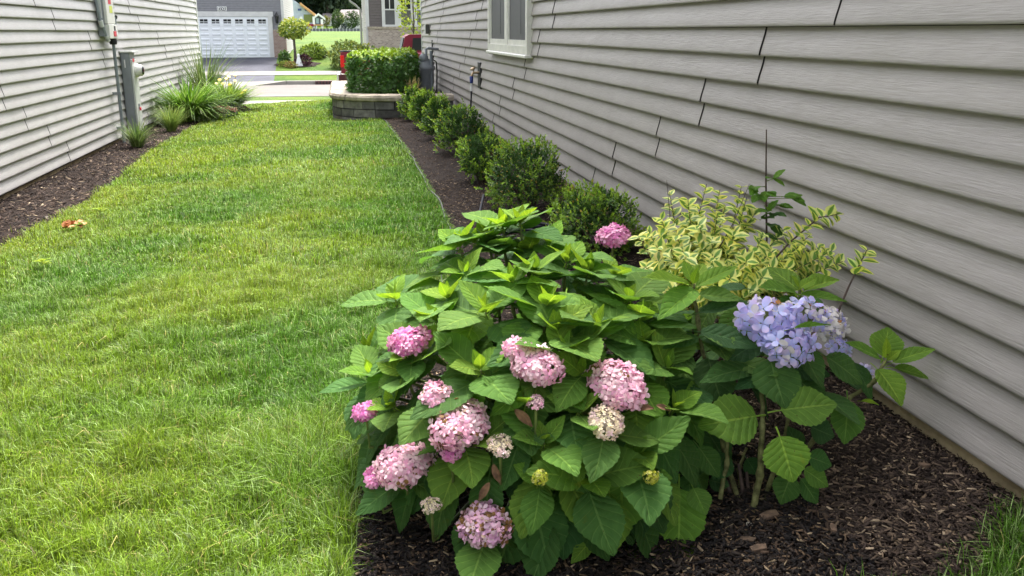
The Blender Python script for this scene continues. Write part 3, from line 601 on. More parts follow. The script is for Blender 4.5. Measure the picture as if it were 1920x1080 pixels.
# ================================================================ PICKUP TRUCK
TY=31.4; tz=-.72
a=at(637,110,TY); x0=a.x-.02
tr=thing('pickup_truck',(x0+2.6,TY+.9,tz),'red pickup truck parked at the near kerb behind the hedge','truck')
y0,y1=TY,TY+1.85
def prof(mb,pts,ya,yb,inset=0): mb.prism(pts,1,ya,yb)
m=MB(); prof(m,[(x0+.06,tz+.55),(x0+.05,tz+1.22),(x0+2.0,tz+1.24),(x0+2.0,tz+.45),(x0+1.55,tz+.45),(x0+1.45,tz+.72),(x0+1.2,tz+.84),(x0+.95,tz+.72),(x0+.85,tz+.50)],y0,y0+.06)
prof(m,[(x0+.06,tz+.55),(x0+.05,tz+1.22),(x0+2.0,tz+1.24),(x0+2.0,tz+.45),(x0+.85,tz+.5)],y1-.06,y1); m.box((x0+.05,y0+.061,tz+.56),(x0+.11,y1-.061,tz+1.22),.01); m.box((x0+.12,y0+.061,tz+.62),(x0+1.99,y1-.061,tz+.68)); m.build('bed',MT['redpaint'],tr)
MB().box((x0+.02,y0-.01,tz+1.225),(x0+.5,y0+.09,tz+1.27),.01).build('bed_rail',MT['black'],tr)
m=MB().box((x0+2.003,y0,tz+.42),(x0+4.0,y1,tz+1.2),.05).box((x0+4.003,y0+.02,tz+.45),(x0+5.3,y1-.02,tz+1.12),.08); m.build('body',MT['redpaint'],tr)
m=MB(); q=[(x0+2.02,tz+1.201),(x0+2.14,tz+1.70),(x0+2.3,tz+1.77),(x0+3.3,tz+1.77),(x0+3.5,tz+1.70),(x0+4.1,tz+1.201)]
m.prism(q,1,y0+.08,y1-.08); m.build('cab',MT['redpaint'],tr)
for xa,xb in ((2.36,2.75),(2.85,3.6)):
    m=MB().prism([(x0+xa,tz+1.27),(x0+xa+.03,tz+1.66),(x0+min(xb,3.4),tz+1.66),(x0+xb,tz+1.27)],1,y0+.068,y0+.079); m.build('side_window',MT['glass'],tr)
MB().prism([(x0+2.005,tz+1.26),(x0+2.10,tz+1.66),(x0+2.115,tz+1.66),(x0+2.02,tz+1.26)],1,y0+.3,y1-.3).build('rear_window',MT['glass'],tr)
for ya in (y0-.012,y1-.10): MB().box((x0+.035,ya,tz+.74),(x0+.16,ya+.11,tz+1.12),.015).build('tail_light',MT['tail'],tr)
MB().box((x0-.10,y0+.02,tz+.28),(x0+.045,y1-.02,tz+.55),.03).build('bumper',MT['chrome'],tr)
MB().box((x0-.04,y0+.0,tz+.30),(x0+.8,y0+.05,tz+.52),.02).build('rocker',M_('dark red paint',(.06,.01,.015),.4),tr)
tz=-.90
for xc in (1.2,4.45):
    for ya in (y0+.02,y1-.26):
        wh=MB().lathe((x0+xc,ya,tz+.42),[(.26,.0),(.39,.02),(.42,.08),(.42,.16),(.39,.22),(.26,.24)],(0,1,0),20).build('wheel',MT['tyre'],tr)
        MB().lathe((x0+xc,ya-.012,tz+.42),[(.05,0),(.2,.01),(.23,.03),(.23,.24)],(0,1,0),14).build('rim',MT['chrome'],wh)
# ================================================================ PLANTER WALL AND HEDGE
pgz=-.09
def rrect(t,x0,x1,y0,y1,r):
    """path from back left, round the front left corner, to the front right"""
    L1=y1-y0-r; L2=math.pi/2*r; L3=x1-x0-r; s=t
    if s<L1: return Vector((x0,y1-s,0)),Vector((-1,0,0))
    s-=L1
    if s<L2:
        a=s/r; return Vector((x0+r-r*math.cos(a),y0+r-r*math.sin(a),0)),Vector((-math.cos(a),-math.sin(a),0))
    s-=L2; return Vector((x0+r+s,y0,0)),Vector((0,-1,0))
PX0,PX1,PY0,PY1,PR=-.19,1.52,13.40,17.6,.95
PLEN=(PY1-PY0-PR)+math.pi/2*PR+(PX1-PX0-PR)
pw=thing('planter_wall',(.6,14.5,pgz),'curved low block planter wall with pale stone cap','planter')
blocks={}
for row in range(3):
    z0=pgz-.06+row*.115; s=random.uniform(0,.2)-.3
    while s<PLEN-.05:
        ln=random.choice([.2,.28,.36]); a=max(s,0); b=min(s+ln,PLEN); s+=ln
        if b-a<.06: continue
        m=MB(); off=random.uniform(-.008,.008); g=.006; q=[]; nseg=max(2,int((b-a)/.07))
        for k in range(nseg+1):
            p,n=rrect(a+g+(b-a-2*g)*k/nseg,PX0,PX1,PY0,PY1,PR); o_=p+n*off; i_=p-n*.15
            q+=[(o_.x,o_.y,z0+g),(o_.x,o_.y,z0+.115-g),(i_.x,i_.y,z0+.115-g),(i_.x,i_.y,z0+g)]
        f=[(3,2,1,0),tuple(4*nseg+i for i in range(4))]
        for k in range(nseg):
            for e in range(4): f.append((4*k+e,4*k+(e+1)%4,4*k+4+(e+1)%4,4*k+4+e))
        m.add(q,f); m.build('block',random.choice([BR[0],BR[0],BR[1],BR[1],BR[2],BR[3]]),pw)
s=0.
zc=pgz-.06+3*.115+.002
while s<PLEN-.03:
    ln=random.uniform(.38,.5); a=s; b=min(s+ln,PLEN); s+=ln; m=MB(); q=[]; nseg=6
    if b-a<.05: continue
    for k in range(nseg+1):
        p,n=rrect(a+.003+(b-a-.0045)*k/nseg,PX0,PX1,PY0,PY1,PR); j=random.uniform(-.008,.008)
        for d_,z_ in ((.035+j,.012),(.04+j,.05),(.02+j,.082),(-.24,.09),(-.26,.0),(.02,.0)):
            w_=p+n*d_; q.append((w_.x,w_.y,zc+z_+random.uniform(-.003,.003)))
    f=[(5,4,3,2,1,0),tuple(6*nseg+i for i in range(6))]
    for k in range(nseg):
        for e in range(6): f.append((6*k+e,6*k+(e+1)%6,6*k+6+(e+1)%6,6*k+6+e))
    m.add(q,f); m.build('cap_stone',MT['cap'],pw)
pp=[]
for k in range(25):
    p,n=rrect(PLEN*k/24,PX0,PX1,PY0,PY1,PR); p=p-n*.13; pp.append((p.x,p.y))
pp.append((PX1,PY1))
MB().prism(pp,2,pgz,zc-.01).build('soil',MT['mulchR'],pw)
def hedge(label,a,b,n,seed):
    a=Vector(a); b=Vector(b); c=(a+b)/2; h=(b-a)/2
    t=thing('hedge',(c.x,c.y,a.z),label,'hedge','clipped hedges in the raised planter'); g=np.random.default_rng(seed)
    d=g.uniform(-1,1,(n,3)); ax=g.integers(0,3,n); sg=g.choice([-1,1],n); k=g.uniform(.80,1.04,n); d[np.arange(n),ax]=sg*k
    d=np.sign(d)*np.abs(d); e=(np.abs(d)**4).sum(1)**(1/4); d=d/np.maximum(e,1)[:,None]*np.minimum(e,1.04)[:,None]
    Pn=np.array(c)+d*np.array(h)*(1+.05*vnoise(d[:,0]*h.x*6,d[:,2]*6+d[:,1]*h.y*5,1.5,seed))[:,None]
    out=np.zeros((n,3)); out[np.arange(n),ax]=sg
    D=nrm(out*.5+g.normal(size=(n,3))*.6+np.array([0,0,-.25])); N=nrm(out*.9+g.normal(size=(n,3))*.35+np.array([0,0,.7]))
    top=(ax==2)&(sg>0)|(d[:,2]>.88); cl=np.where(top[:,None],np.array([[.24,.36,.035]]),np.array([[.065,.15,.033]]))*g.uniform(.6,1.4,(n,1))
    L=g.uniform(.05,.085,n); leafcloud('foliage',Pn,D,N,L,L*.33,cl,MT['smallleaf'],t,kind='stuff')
    m=MB()
    for k in range(9):
        x=c.x+h.x*random.uniform(-.7,.7); y=c.y+h.y*random.uniform(-.7,.7); m.tube([(x,y,a.z-.05),(x+.05,y,c.z),(x+.12,y-.05,b.z-.1)],[.014,.01,.004],5)
    m.build('stem',MT['woodstem'],t)
hedge('clipped green hedge block at the front of the stone planter',(.07,13.95,.20),(.88,15.3,.84),5200,31)
hedge('clipped green hedge behind the front block, beside the gas meter',(.55,15.4,.20),(1.20,17.3,.84),4200,32)
m,_=None,None
dt=thing('dried_plant',(.95,14.3,.26),'pale dried tuft between the hedge and the boxwoods','plant')
g=np.random.default_rng(5); n=120; b0=np.array([.95,14.2,.24])+g.normal(size=(n,3))*np.array([.05,.05,.01]); D=nrm(g.normal(size=(n,3))*.5+np.array([0,0,1.])); leafcloud('foliage',b0,D,g.normal(size=(n,3)),g.uniform(.1,.3,n),.012,np.array([[.42,.36,.2]])*g.uniform(.6,1.2,(n,1)),MT['smallleaf'],dt,kind='stuff')
# ================================================================ BOXWOODS
BOX=[(1.29,4.74,.25,.355,'rounded boxwood nearest the hydrangeas, low beside the wall',6800,.019),
     (1.17,6.05,.265,.47,'large rounded boxwood second from the hydrangeas, yellowish tips',7200,.020),
     (1.06,7.35,.235,.42,'boxwood third from the hydrangeas, half behind the large one',5600,.022),
     (1.12,9.25,.28,.45,'boxwood in front of the hose spigot',4400,.025),
     (1.03,10.5,.22,.46,'boxwood just beyond the hose spigot',3600,.027),
     (.99,11.8,.23,.47,'boxwood second from the planter wall',3200,.029),
     (.90,12.9,.20,.44,'boxwood touching the planter wall',2800,.030)]
for i,(x,y,r,h,lab,n,ls) in enumerate(BOX):
    gd_=GZ(x,y); t=thing('boxwood',(x,y,gd_),lab,'shrub','boxwoods along the right wall'); g=np.random.default_rng(60+i)
    n=int(n*1.35); ns=n//12; c=np.array([x,y,gd_+h*.52]); rr=np.array([r*(1+.07*math.sin(i*2.3)),r,h*.52*(1+.05*math.cos(i*1.9))])
    d=nrm(g.normal(size=(ns,3))); d[:,2]=np.where(d[:,2]<-.75,-d[:,2],d[:,2]); lum=nrm(g.normal(size=(14,3))); k=np.max(d@lum.T,1); rad=(.80+.25*k**4)*np.where(g.uniform(0,1,ns)<.3,g.uniform(.55,.85,ns),g.uniform(.85,1.04,ns))
    rad=rad*(1+.09*np.sin(d[:,0]*5+i*1.7)*np.sin(d[:,2]*4+i)+.07*np.sin(d[:,1]*7+i*2.1)); rad=np.where(g.uniform(0,1,ns)<.06,rad*g.uniform(1.05,1.28,ns),rad)
    tip=c+d*rr*rad[:,None]; ax=nrm(d*.8+np.array([0,0,.7])+g.normal(size=(ns,3))*.3)
    Pn=[];D=[];N=[];cl=[]
    for j in range(12):
        u=j/12.; Pn.append(tip-ax*(u*ls*3.4)[...,None] if np.ndim(u) else tip-ax*u*ls*3.4)
        perp=nrm(np.cross(ax,g.normal(size=(ns,3)))); D.append(nrm(ax*(.9-.5*u)+perp*(.35+.7*u))); N.append(nrm(ax*.6+np.array([0,0,.5])-perp*.3+g.normal(size=(ns,3))*.3))
        base=np.array([.28,.43,.05])*(1-u)+np.array([.085,.19,.04])*u; f=(rad>.9)[:,None]; cl.append(np.where(f,base,np.array([.055,.125,.03]))*g.uniform(.6,1.4,(ns,1)))  # inner sprigs coloured darker, deepening the bush's shading
    Pn=np.concatenate(Pn);D=np.concatenate(D);N=np.concatenate(N);cl=np.concatenate(cl)
    yel=g.uniform(0,1,len(cl))<(.02 if i!=1 else .035); cl[yel]=np.array([.45,.36,.08])
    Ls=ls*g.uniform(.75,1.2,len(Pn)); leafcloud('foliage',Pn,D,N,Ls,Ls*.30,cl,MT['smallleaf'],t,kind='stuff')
    m=MB()
    for q in range(10):
        a=q*.63; m.tube([(x+.02*math.cos(a),y+.02*math.sin(a),gd_-.03),(x+r*.3*math.cos(a),y+r*.3*math.sin(a),gd_+h*.3),(x+r*.7*math.cos(a),y+r*.7*math.sin(a),gd_+h*.65)],[.009,.006,.002],5)
    m.build('stem',MT['woodstem'],t)
# ================================================================ HYDRANGEAS
def leaf_mesh(name,mat,width=.33,bend=.25,fold=.18,quilt=.012,rows=22,cols=9,serr=.018,petiole=.22,tipp=1.0,twist=0.,wave=.0,pmat=None):
    v=[];uv=[];f=[]
    for i in range(rows+1):
        t=i/rows; wd=width*(math.sin(math.pi*min(1,t**.86))**.72)*(1-.38*max(0,t-.6)/.4*tipp) if 0<t<1 else .004
        a=-bend*t*t; zc=-bend*.55*t*t; yc=t*(1-.12*bend*t)
        for j in range(cols):
            u=-1+2*j/(cols-1); ww=wd
            if abs(u)==1 and 0<i<rows: ww=wd+(serr if i%2 else -serr*.3)
            x=u*ww; z=zc+fold*abs(x)*(1-.25*abs(u))+quilt*math.cos(2*math.pi*7*(t-.27*abs(u)**.8))*(abs(u)*(1.05-abs(u))*4)*-1*min(1,wd*4)+wave*math.sin(t*9+u*2)*abs(u)
            x+=twist*t*z; v.append((x,yc,z)); uv.append((j/(cols-1),t))
    for i in range(rows):
        for j in range(cols-1): k=i*cols+j; f.append((k,k+1,k+cols+1,k+cols))
    nb=len(v)
    if petiole:
        r=.013
        for (y,z,s) in ((-petiole,-.035,1.2),(-petiole*.4,-.008,1.),(.06,-.006,.7)):
            for k in range(4): a=k*math.pi/2; v.append((r*s*math.cos(a),y,z+r*s*math.sin(a))); uv.append((.5,0))
        for s in range(2):
            for k in range(4): f.append((nb+s*4+k,nb+s*4+(k+1)%4,nb+s*4+4+(k+1)%4,nb+s*4+4+k))
    me=bpy.data.meshes.new(name); me.from_pydata(v,[],f); me.polygons.foreach_set('use_smooth',[True]*len(f)); me.materials.append(mat)
    ul=me.uv_layers.new(name='UVMap'); ul.data.foreach_set('uv',[c for lp in me.loops for c in uv[lp.vertex_index]]); return me
HL=[leaf_mesh('leaf',MT['hydleaf'],w_,b_,f_,wave=wv,twist=tw) for w_,b_,f_,wv,tw in ((.34,.16,.20,.0,0),(.36,.32,.16,.014,.4),(.32,.45,.22,.010,-.4),(.37,.10,.28,.016,.3),(.34,.62,.12,.012,0),(.35,.25,.38,.008,-.3),(.29,.20,.30,.012,.5),(.40,.38,.10,.018,-.2),(.31,-.12,.34,.012,.2),(.33,.75,.20,.016,-.5))]
HY=[leaf_mesh('leaf',MT['hydleaf'],w_,b_,f_,rows=16,cols=7) for w_,b_,f_ in ((.26,-.15,.45),(.28,.10,.5),(.24,-.3,.6))]
def place_leaf(parent,base,d,n,L,me,col,wscale=1.):
    d=d.normalized(); x=d.cross(n); 
    if x.length<1e-4: x=d.orthogonal()
    x.normalize(); n=x.cross(d)
    o=link('leaf',me,parent); M=Matrix((x,d,n)).transposed().to_4x4(); M=M@Matrix.Diagonal((L*wscale,L,L,1)); M.translation=Vector(base)-world(parent)
    o.matrix_local=M; o.color=(*col,1); return o
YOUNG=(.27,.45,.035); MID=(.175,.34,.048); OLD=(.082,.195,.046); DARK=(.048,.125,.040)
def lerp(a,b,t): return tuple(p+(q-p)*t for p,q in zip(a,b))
def jit(c,k=.18):
    s=random.uniform(1-k,1+k); return (c[0]*s*random.uniform(.92,1.1),c[1]*s,c[2]*s)
def shoot(parent,tip,axis,L,pairs=4,young=.6,az=None,base=None,stemr=.0042,droop=0.,spread=1.):
    """a hydrangea shoot: crossed pairs of leaves, small and bright at the tip, large and dark below"""
    tip=Vector(tip); axis=Vector(axis).normalized(); a=axis.orthogonal().normalized(); b=axis.cross(a)
    az=random.uniform(0,6.28) if az is None else az
    off=[0,.02,.07,.17,.30,.45]; ln=[.34,.62,.95,1.05,1.0,.9]; el=[66,44,22,4,-10,-20]
    for k in range(pairs):
        for s in (0,1):
            g=az+k*math.pi/2+s*math.pi+random.uniform(-.25,.25); e=R(el[k]-droop+random.uniform(-12,12))
            rad=(a*math.cos(g)+b*math.sin(g)); d=rad*math.cos(e)*spread+axis*math.sin(e); n=axis*math.cos(e)-rad*math.sin(e)+Vector((random.uniform(-.2,.2),random.uniform(-.2,.2),random.uniform(-.1,.3)))
            t=k/max(1,pairs-1); c=lerp(lerp(YOUNG,MID,.25),MID,min(1,k/1.6)) if k<2 else lerp(MID,OLD,min(1,(k-1.2)/2))
            if k==0: c=lerp(MID,YOUNG,young)
            elif k==1: c=lerp(MID,YOUNG,young*.6)
            Lk=L*ln[k]*random.uniform(.85,1.12); p=tip-axis*L*off[k]+d*Lk*(.16 if k>1 else .04)
            place_leaf(parent,p,d,n,Lk,random.choice(HY if k==0 else HL),jit(c))
    if base is not None:
        base=Vector(base); q=tip-axis*L*.5; MB().tube([base,base.lerp(q,.5)+Vector((0,0,.03)),q,tip],[stemr*1.5,stemr*1.2,stemr,stemr*.6],6).build('stem',MT['stem'],parent)
def petal_verts(n):
    # one petal in local coords (y outwards, z up): 7 verts, 6 tris
    return np.array([(0,.06,0),(-.24,.30,.03),(-.36,.66,.07),(-.16,.98,.03),(.16,.98,.03),(.36,.66,.07),(.24,.30,.03),(0,.60,-.03)]),np.array([(0,7,1),(1,7,2),(2,7,3),(3,7,4),(4,7,5),(5,7,6),(6,7,0)])
PV,PF=petal_verts(1)
def florets_np(C,N,size,colA,colB,g,open_=.25):
    """four petalled florets; returns verts, tris, cols"""
    n=len(C); N=nrm(N); A=nrm(np.cross(N,g.normal(size=(n,3)))); B=np.cross(N,A); VV=[];FF=[];CC=[]; k0=0
    size=np.broadcast_to(size,n)
    for q in range(4):
        a=q*math.pi/2+g.uniform(-.15,.15,n); U=A*np.cos(a)[:,None]+B*np.sin(a)[:,None]; W=np.cross(N,U); tilt=g.uniform(-.1,.45,n)+open_*0
        U2=U*np.cos(tilt)[:,None]+N*np.sin(tilt)[:,None]; N2=np.cross(W,U2)*-1
        s=(size*g.uniform(.85,1.15,n))[:,None,None]
        vv=C[:,None,:]+s*(PV[None,:,0:1]*W[:,None,:]+PV[None,:,1:2]*U2[:,None,:]+PV[None,:,2:3]*N2[:,None,:]*-1)
        w_=np.clip(PV[:,1],0,1)[None,:,None]; cc=colA[:,None,:]*(1-w_)+colB[:,None,:]*w_
        VV.append(vv.reshape(-1,3)); CC.append(cc.reshape(-1,3)); FF.append((np.arange(n)*8)[:,None,None]+PF[None]+k0); FF[-1]=FF[-1].reshape(-1,3); k0+=n*8
    return np.concatenate(VV),np.concatenate(FF),np.concatenate(CC)
PINK=[(.78,.25,.52),(.82,.36,.58),(.84,.46,.64),(.72,.22,.50)]; PALE=[(.84,.52,.62),(.82,.42,.58),(.85,.62,.66)]; CREAM=[(.84,.74,.58),(.82,.70,.48),(.82,.60,.62)]; FADED=[(.76,.46,.58),(.80,.60,.66),(.70,.40,.58)]; MAG=[(.70,.20,.50),(.76,.30,.56)]
def flower_head(parent,c,n,ra,rb,nf,fs,pal,seed,brown=0.,centre=None,name='flower_head'):
    """a mophead: florets packed on a flattened dome facing n"""
    g=np.random.default_rng(seed); c=np.array(c); n=nrm(np.array(n,float)); a=nrm(np.cross(n,[.3,.1,1.])); b=np.cross(n,a)
    i=np.arange(nf)+.5; th=np.arccos(np.clip(1-1.42*i/nf,-1,1)); ph=i*2.39996+g.uniform(-.3,.3,nf)
    d=np.stack([np.sin(th)*np.cos(ph),np.sin(th)*np.sin(ph),np.cos(th)],1); jr=g.uniform(.84,1.07,nf)[:,None]
    lump=(1+.10*np.sin(ph*2+seed)*np.sin(th)+.06*np.cos(ph*3+seed*2))[:,None]
    C=c+jr*lump*(d[:,:1]*a*ra+d[:,1:2]*b*ra+d[:,2:]*n*rb); NN=d[:,:1]*a/ra+d[:,1:2]*b/ra+d[:,2:]*n/rb; NN=nrm(nrm(NN)+g.normal(size=(nf,3))*.25)
    pal=np.array(pal); cl=pal[g.integers(0,len(pal),nf)]*g.uniform(.85,1.12,(nf,1))
    if centre is not None: u=np.clip(1-th/1.1,0,1)[:,None]; cl=cl*(1-u)+np.array(centre)*u
    cA=cl*np.array([1.0,.92,.95])+.0; cB=cl.copy(); br=g.uniform(0,1,nf)<brown; cA[br]=np.array([.14,.07,.025])*g.uniform(.6,1.5,(br.sum(),1)); cB[br]=np.array([.22,.12,.04])*g.uniform(.6,1.5,(br.sum(),1))
    ed=g.uniform(0,1,nf)<.25; cB[ed]=cB[ed]*.6+np.array([.76,.66,.62])*.4
    sz=fs*g.uniform(.8,1.2,nf)*(1 if centre is None else 1)
    if centre is not None: sz=sz*np.clip(.45+th/1.1*.6,.45,1)
    V_,F_,C_=florets_np(C,NN,sz,np.clip(cA,0,.95),np.clip(cB,0,.95),g)
    # inner stalk dome so that the head has a body
    core=MB().lathe(c-n*rb*.35,[(ra*.2,0),(ra*.62,rb*.3),(ra*.55,rb*.75),(ra*.1,rb*1.0)],n,10); cv=np.array(core.v); cf=[np.array(x) for x in core.f if len(x)==4]
    o=np.array(world(parent)); nV=len(V_)
    VV=np.concatenate([V_,cv])-o; CC=np.concatenate([C_,np.repeat(pal.mean(0,keepdims=True)*.45,len(cv),0)])
    return link(name,npmesh(name,VV,[F_,np.array(cf)+nV],MT['petal'],CC),parent)
def ell_hit(px,py,C,Rr):
    d=ray(px,py); o=EYE-C; D=Vector((d.x/Rr[0],d.y/Rr[1],d.z/Rr[2])); O=Vector((o.x/Rr[0],o.y/Rr[1],o.z/Rr[2]))
    a=D.dot(D); b=2*O.dot(D); c=O.dot(O)-1; q=b*b-4*a*c
    t=(-b-math.sqrt(q))/(2*a) if q>=0 else -b/(2*a)
    P_=EYE+d*t; n=Vector(((P_.x-C.x)/Rr[0]**2,(P_.y-C.y)/Rr[1]**2,(P_.z-C.z)/Rr[2]**2)).normalized(); return P_,n
H1=thing('hydrangea',(.47,2.5,-.03),'large pink flowering hydrangea bush at the centre of the bed','shrub')
C1=Vector((.50,2.44,-.03)); R1=(.54,.62,.57); B1=Vector((.5,2.55,-.03)); UP=Vector((0,0,1))
TIPS=[(915,440,.15,4,.9),(975,418,.15,4,.95),(1030,455,.15,4,.7),(1062,490,.15,4,.6),(930,475,.16,4,.6),(1000,510,.16,4,.5),(890,455,.14,3,.85),(943,425,.17,4,.95),(990,470,.18,4,.55),(862,462,.16,4,.85),(741,560,.17,4,.85),(875,515,.15,3,.8),(911,585,.17,4,.6),(1024,572,.17,4,.7),(1042,622,.17,4,.7),(1102,512,.16,4,.5),(788,662,.16,4,.75),(901,694,.17,4,.55),(697,702,.14,4,.7),(690,655,.12,3,.8),(1090,700,.13,3,.5),(738,763,.14,4,.75),(1104,893,.15,4,.2),(1200,600,.15,4,.5),(1150,515,.14,4,.5),(1262,765,.14,4,.5),(1205,640,.13,3,.5),(985,760,.13,3,.3),(1180,560,.15,4,.55),(960,530,.16,3,.5),(820,600,.15,4,.5),(1120,610,.16,4,.4),(1085,770,.14,3,.2),(905,820,.13,3,.2),(1020,830,.14,3,.1),(1190,850,.15,4,.2),(760,700,.14,3,.5),(840,560,.16,3,.6),(1060,660,.15,3,.3),(1250,690,.15,3,.3)]
for px,py,L,np_,yg in TIPS:
    P_,n=ell_hit(px,py,C1,R1); ax=(n*.55+UP*.85+Vector((random.uniform(-.15,.15),random.uniform(-.15,.15),0))).normalized()
    shoot(H1,P_,ax,L*.95,np_,yg,base=B1+Vector((random.uniform(-.15,.15),random.uniform(-.15,.15),0)))
# the leaves low on the front, hanging outwards
for px,py,L,c,dr in [(885,600,.15,MID,20),(790,900,.15,OLD,55),(760,930,.16,OLD,65),(850,880,.15,MID,30),(960,860,.14,OLD,40),(1000,940,.16,MID,50),(1085,935,.16,MID,45),(1170,930,.17,MID,60),(1010,980,.16,OLD,60),(950,1000,.17,OLD,60),(1020,1030,.15,OLD,60),(1120,1000,.13,OLD,50),(1240,910,.14,MID,30),(1280,960,.15,MID,60),(700,820,.14,OLD,40),(690,870,.13,OLD,50),(730,900,.12,OLD,60),(880,1000,.14,OLD,50),(1060,850,.15,MID,25),(1130,820,.15,OLD,20),(1200,800,.15,MID,25),(1075,800,.14,OLD,15),(830,930,.15,OLD,60),(910,930,.12,OLD,60),(1215,1000,.13,OLD,60),(1150,970,.15,MID,60),(700,735,.13,OLD,30),(775,820,.14,OLD,30),(985,800,.15,OLD,10),(1060,725,.15,MID,10),(1240,830,.14,OLD,40),(1290,850,.13,OLD,40),(1220,740,.14,MID,20),(870,740,.14,MID,15),(1010,715,.14,MID,20),(1230,560,.15,MID,10),(810,510,.16,MID,10),(1060,560,.16,MID,10)]:
    P_,n=ell_hit(px,py,C1,R1); h=Vector((n.x,n.y,0)).normalized(); h=(h+Vector((random.uniform(-.7,.7),random.uniform(-.4,.4),0))).normalized()
    d=h*math.cos(R(dr))-UP*math.sin(R(dr)); nn=h*math.sin(R(dr))+UP*math.cos(R(dr))+Vector((random.uniform(-.25,.25),random.uniform(-.3,.1),.1))
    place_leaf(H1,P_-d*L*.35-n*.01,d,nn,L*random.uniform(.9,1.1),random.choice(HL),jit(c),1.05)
# leaves over the whole dome, turned to the light and outwards
rl=random.Random(77)
for k in range(120):
    th=rl.uniform(math.pi*.80,math.pi*2.2); e=math.asin(rl.uniform(-.02,.97)); n=Vector((math.cos(th)*math.cos(e),math.sin(th)*math.cos(e),math.sin(e)))
    P_=C1+Vector((n.x*R1[0],n.y*R1[1],n.z*R1[2]))*rl.uniform(.88,1.0)
    if P_.z<.03: continue
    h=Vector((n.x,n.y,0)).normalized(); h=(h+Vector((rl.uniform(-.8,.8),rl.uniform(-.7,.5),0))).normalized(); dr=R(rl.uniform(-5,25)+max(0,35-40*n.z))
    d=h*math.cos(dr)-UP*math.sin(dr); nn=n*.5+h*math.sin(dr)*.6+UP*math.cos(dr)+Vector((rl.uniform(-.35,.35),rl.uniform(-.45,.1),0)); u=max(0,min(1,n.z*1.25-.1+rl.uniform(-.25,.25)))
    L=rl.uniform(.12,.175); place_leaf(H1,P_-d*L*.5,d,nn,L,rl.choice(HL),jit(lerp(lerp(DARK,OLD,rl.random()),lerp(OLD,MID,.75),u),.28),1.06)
# inner leaves
for k in range(70):
    th=random.uniform(0,6.28); e=random.uniform(.05,1.35); rr_=random.uniform(.45,.86); n=Vector((math.cos(th)*math.cos(e),math.sin(th)*math.cos(e),math.sin(e)))
    P_=C1+Vector((n.x*R1[0],n.y*R1[1],n.z*R1[2]))*rr_; h=Vector((n.x,n.y,.0)).normalized(); dr=R(random.uniform(-15,55)); d=(h*math.cos(dr)-UP*math.sin(dr)+Vector((random.uniform(-.5,.5),random.uniform(-.5,.5),0))); nn=UP+h*.4+Vector((random.uniform(-.4,.4),random.uniform(-.4,.4),0))
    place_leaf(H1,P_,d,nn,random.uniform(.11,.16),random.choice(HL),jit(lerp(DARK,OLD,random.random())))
HEADS=[(1150,437,32,PINK,120,0,None),(766,634,38,PINK,150,0,None),(968,649,25,PALE,90,0,None),(1008,678,47,PALE,170,.02,None),(1160,712,56,PALE,210,.03,None),(815,738,30,PALE,110,.03,None),(860,790,55,PALE,210,.10,None),(752,866,52,PALE,200,.06,None),(708,890,26,PINK,70,.0,None),(600,0,0,None,0,0,None),(937,832,25,CREAM,95,0,(.72,.66,.36)),(1137,788,36,CREAM,150,0,(.74,.70,.40)),(1005,752,17,PALE,60,0,(.74,.62,.48)),(683,768,23,MAG,80,0,None),(807,945,19,CREAM,80,0,(.70,.68,.25)),(908,980,47,FADED,170,.30,None),(845,840,24,PINK,70,.0,None)]
for i,(px,py,rp,pal,nf,brn,cen) in enumerate(HEADS):
    if not rp: continue
    R2=tuple(x*1.09 for x in R1); P_,n=ell_hit(px,py,C1,tuple(x*(1.12 if rp>30 else 1.10) for x in R1) if (cen or rp<20) else R2)
    if i==0: P_=at(px,py,3.05); n=Vector((-.1,-.4,.9))
    dist=(P_-EYE).dot(_f); r=rp*dist/F; n=(n*.40+UP*.95-_f*.25).normalized()
    fsz=min(.0135,r*.34) if cen is None else r*.20
    flower_head(H1,P_-n*r*.2,n,r*.95,r*.50,nf,fsz,pal,200+i,brn,cen)
    hb=random.uniform(0,6.28)
    for q in range(3 if (i and rp>28) else 0):
        g_=hb+q*2.1; d=Vector((math.cos(g_),math.sin(g_),-.25)); place_leaf(H1,P_-n*r*1.0+d*r*.3,d,UP-_f*.25,random.uniform(.10,.14),random.choice(HL),jit(lerp(MID,OLD,random.random())))
    MB().tube([P_-n*r*.5,P_-n*r-UP*.08,C1+(P_-C1)*.4],[.0035,.0035,.004],6).build('stem',MT['stem'],H1)
# green-yellow buds
def bud(parent,px,py,r,seed):
    P_,n=ell_hit(px,py,C1,tuple(x*1.13 for x in R1)); n=(n*.6+UP*.5-_f*.5).normalized()
    return flower_head(parent,P_,n,r,r*.7,70,r*.22,[(.50,.52,.05),(.58,.58,.10),(.42,.48,.04)],seed,name='flower_bud')
bud(H1,1012,896,.017,301); bud(H1,1221,894,.017,302)
for px,py in ((1013,902),(1221,900)):
    P_,n=ell_hit(px,py,C1,R1); shoot(H1,P_-n*.01,(n*.5+UP*.7-_f*.3),.12,3,.0,az=.4)
# dried leaves caught in the bush
for px,py,L,ang in ((1172,762,.07,0),(965,768,.06,1),(918,905,.05,2),(925,870,.05,1.4),(1230,760,.04,.5)):
    P_,n=ell_hit(px,py,C1,tuple(x*1.05 for x in R1)); o=place_leaf(H1,P_,Vector((math.cos(ang),-.2,math.sin(ang)*-.6)),n,L,HL[5],(.2,.1,.05)); o.name='dead_leaf'; o.data=o.data.copy(); o.data.name='dead_leaf'; o.data.materials[0]=MT['dead']; o['label']='brown shrivelled leaf'; o.scale.x*=.5
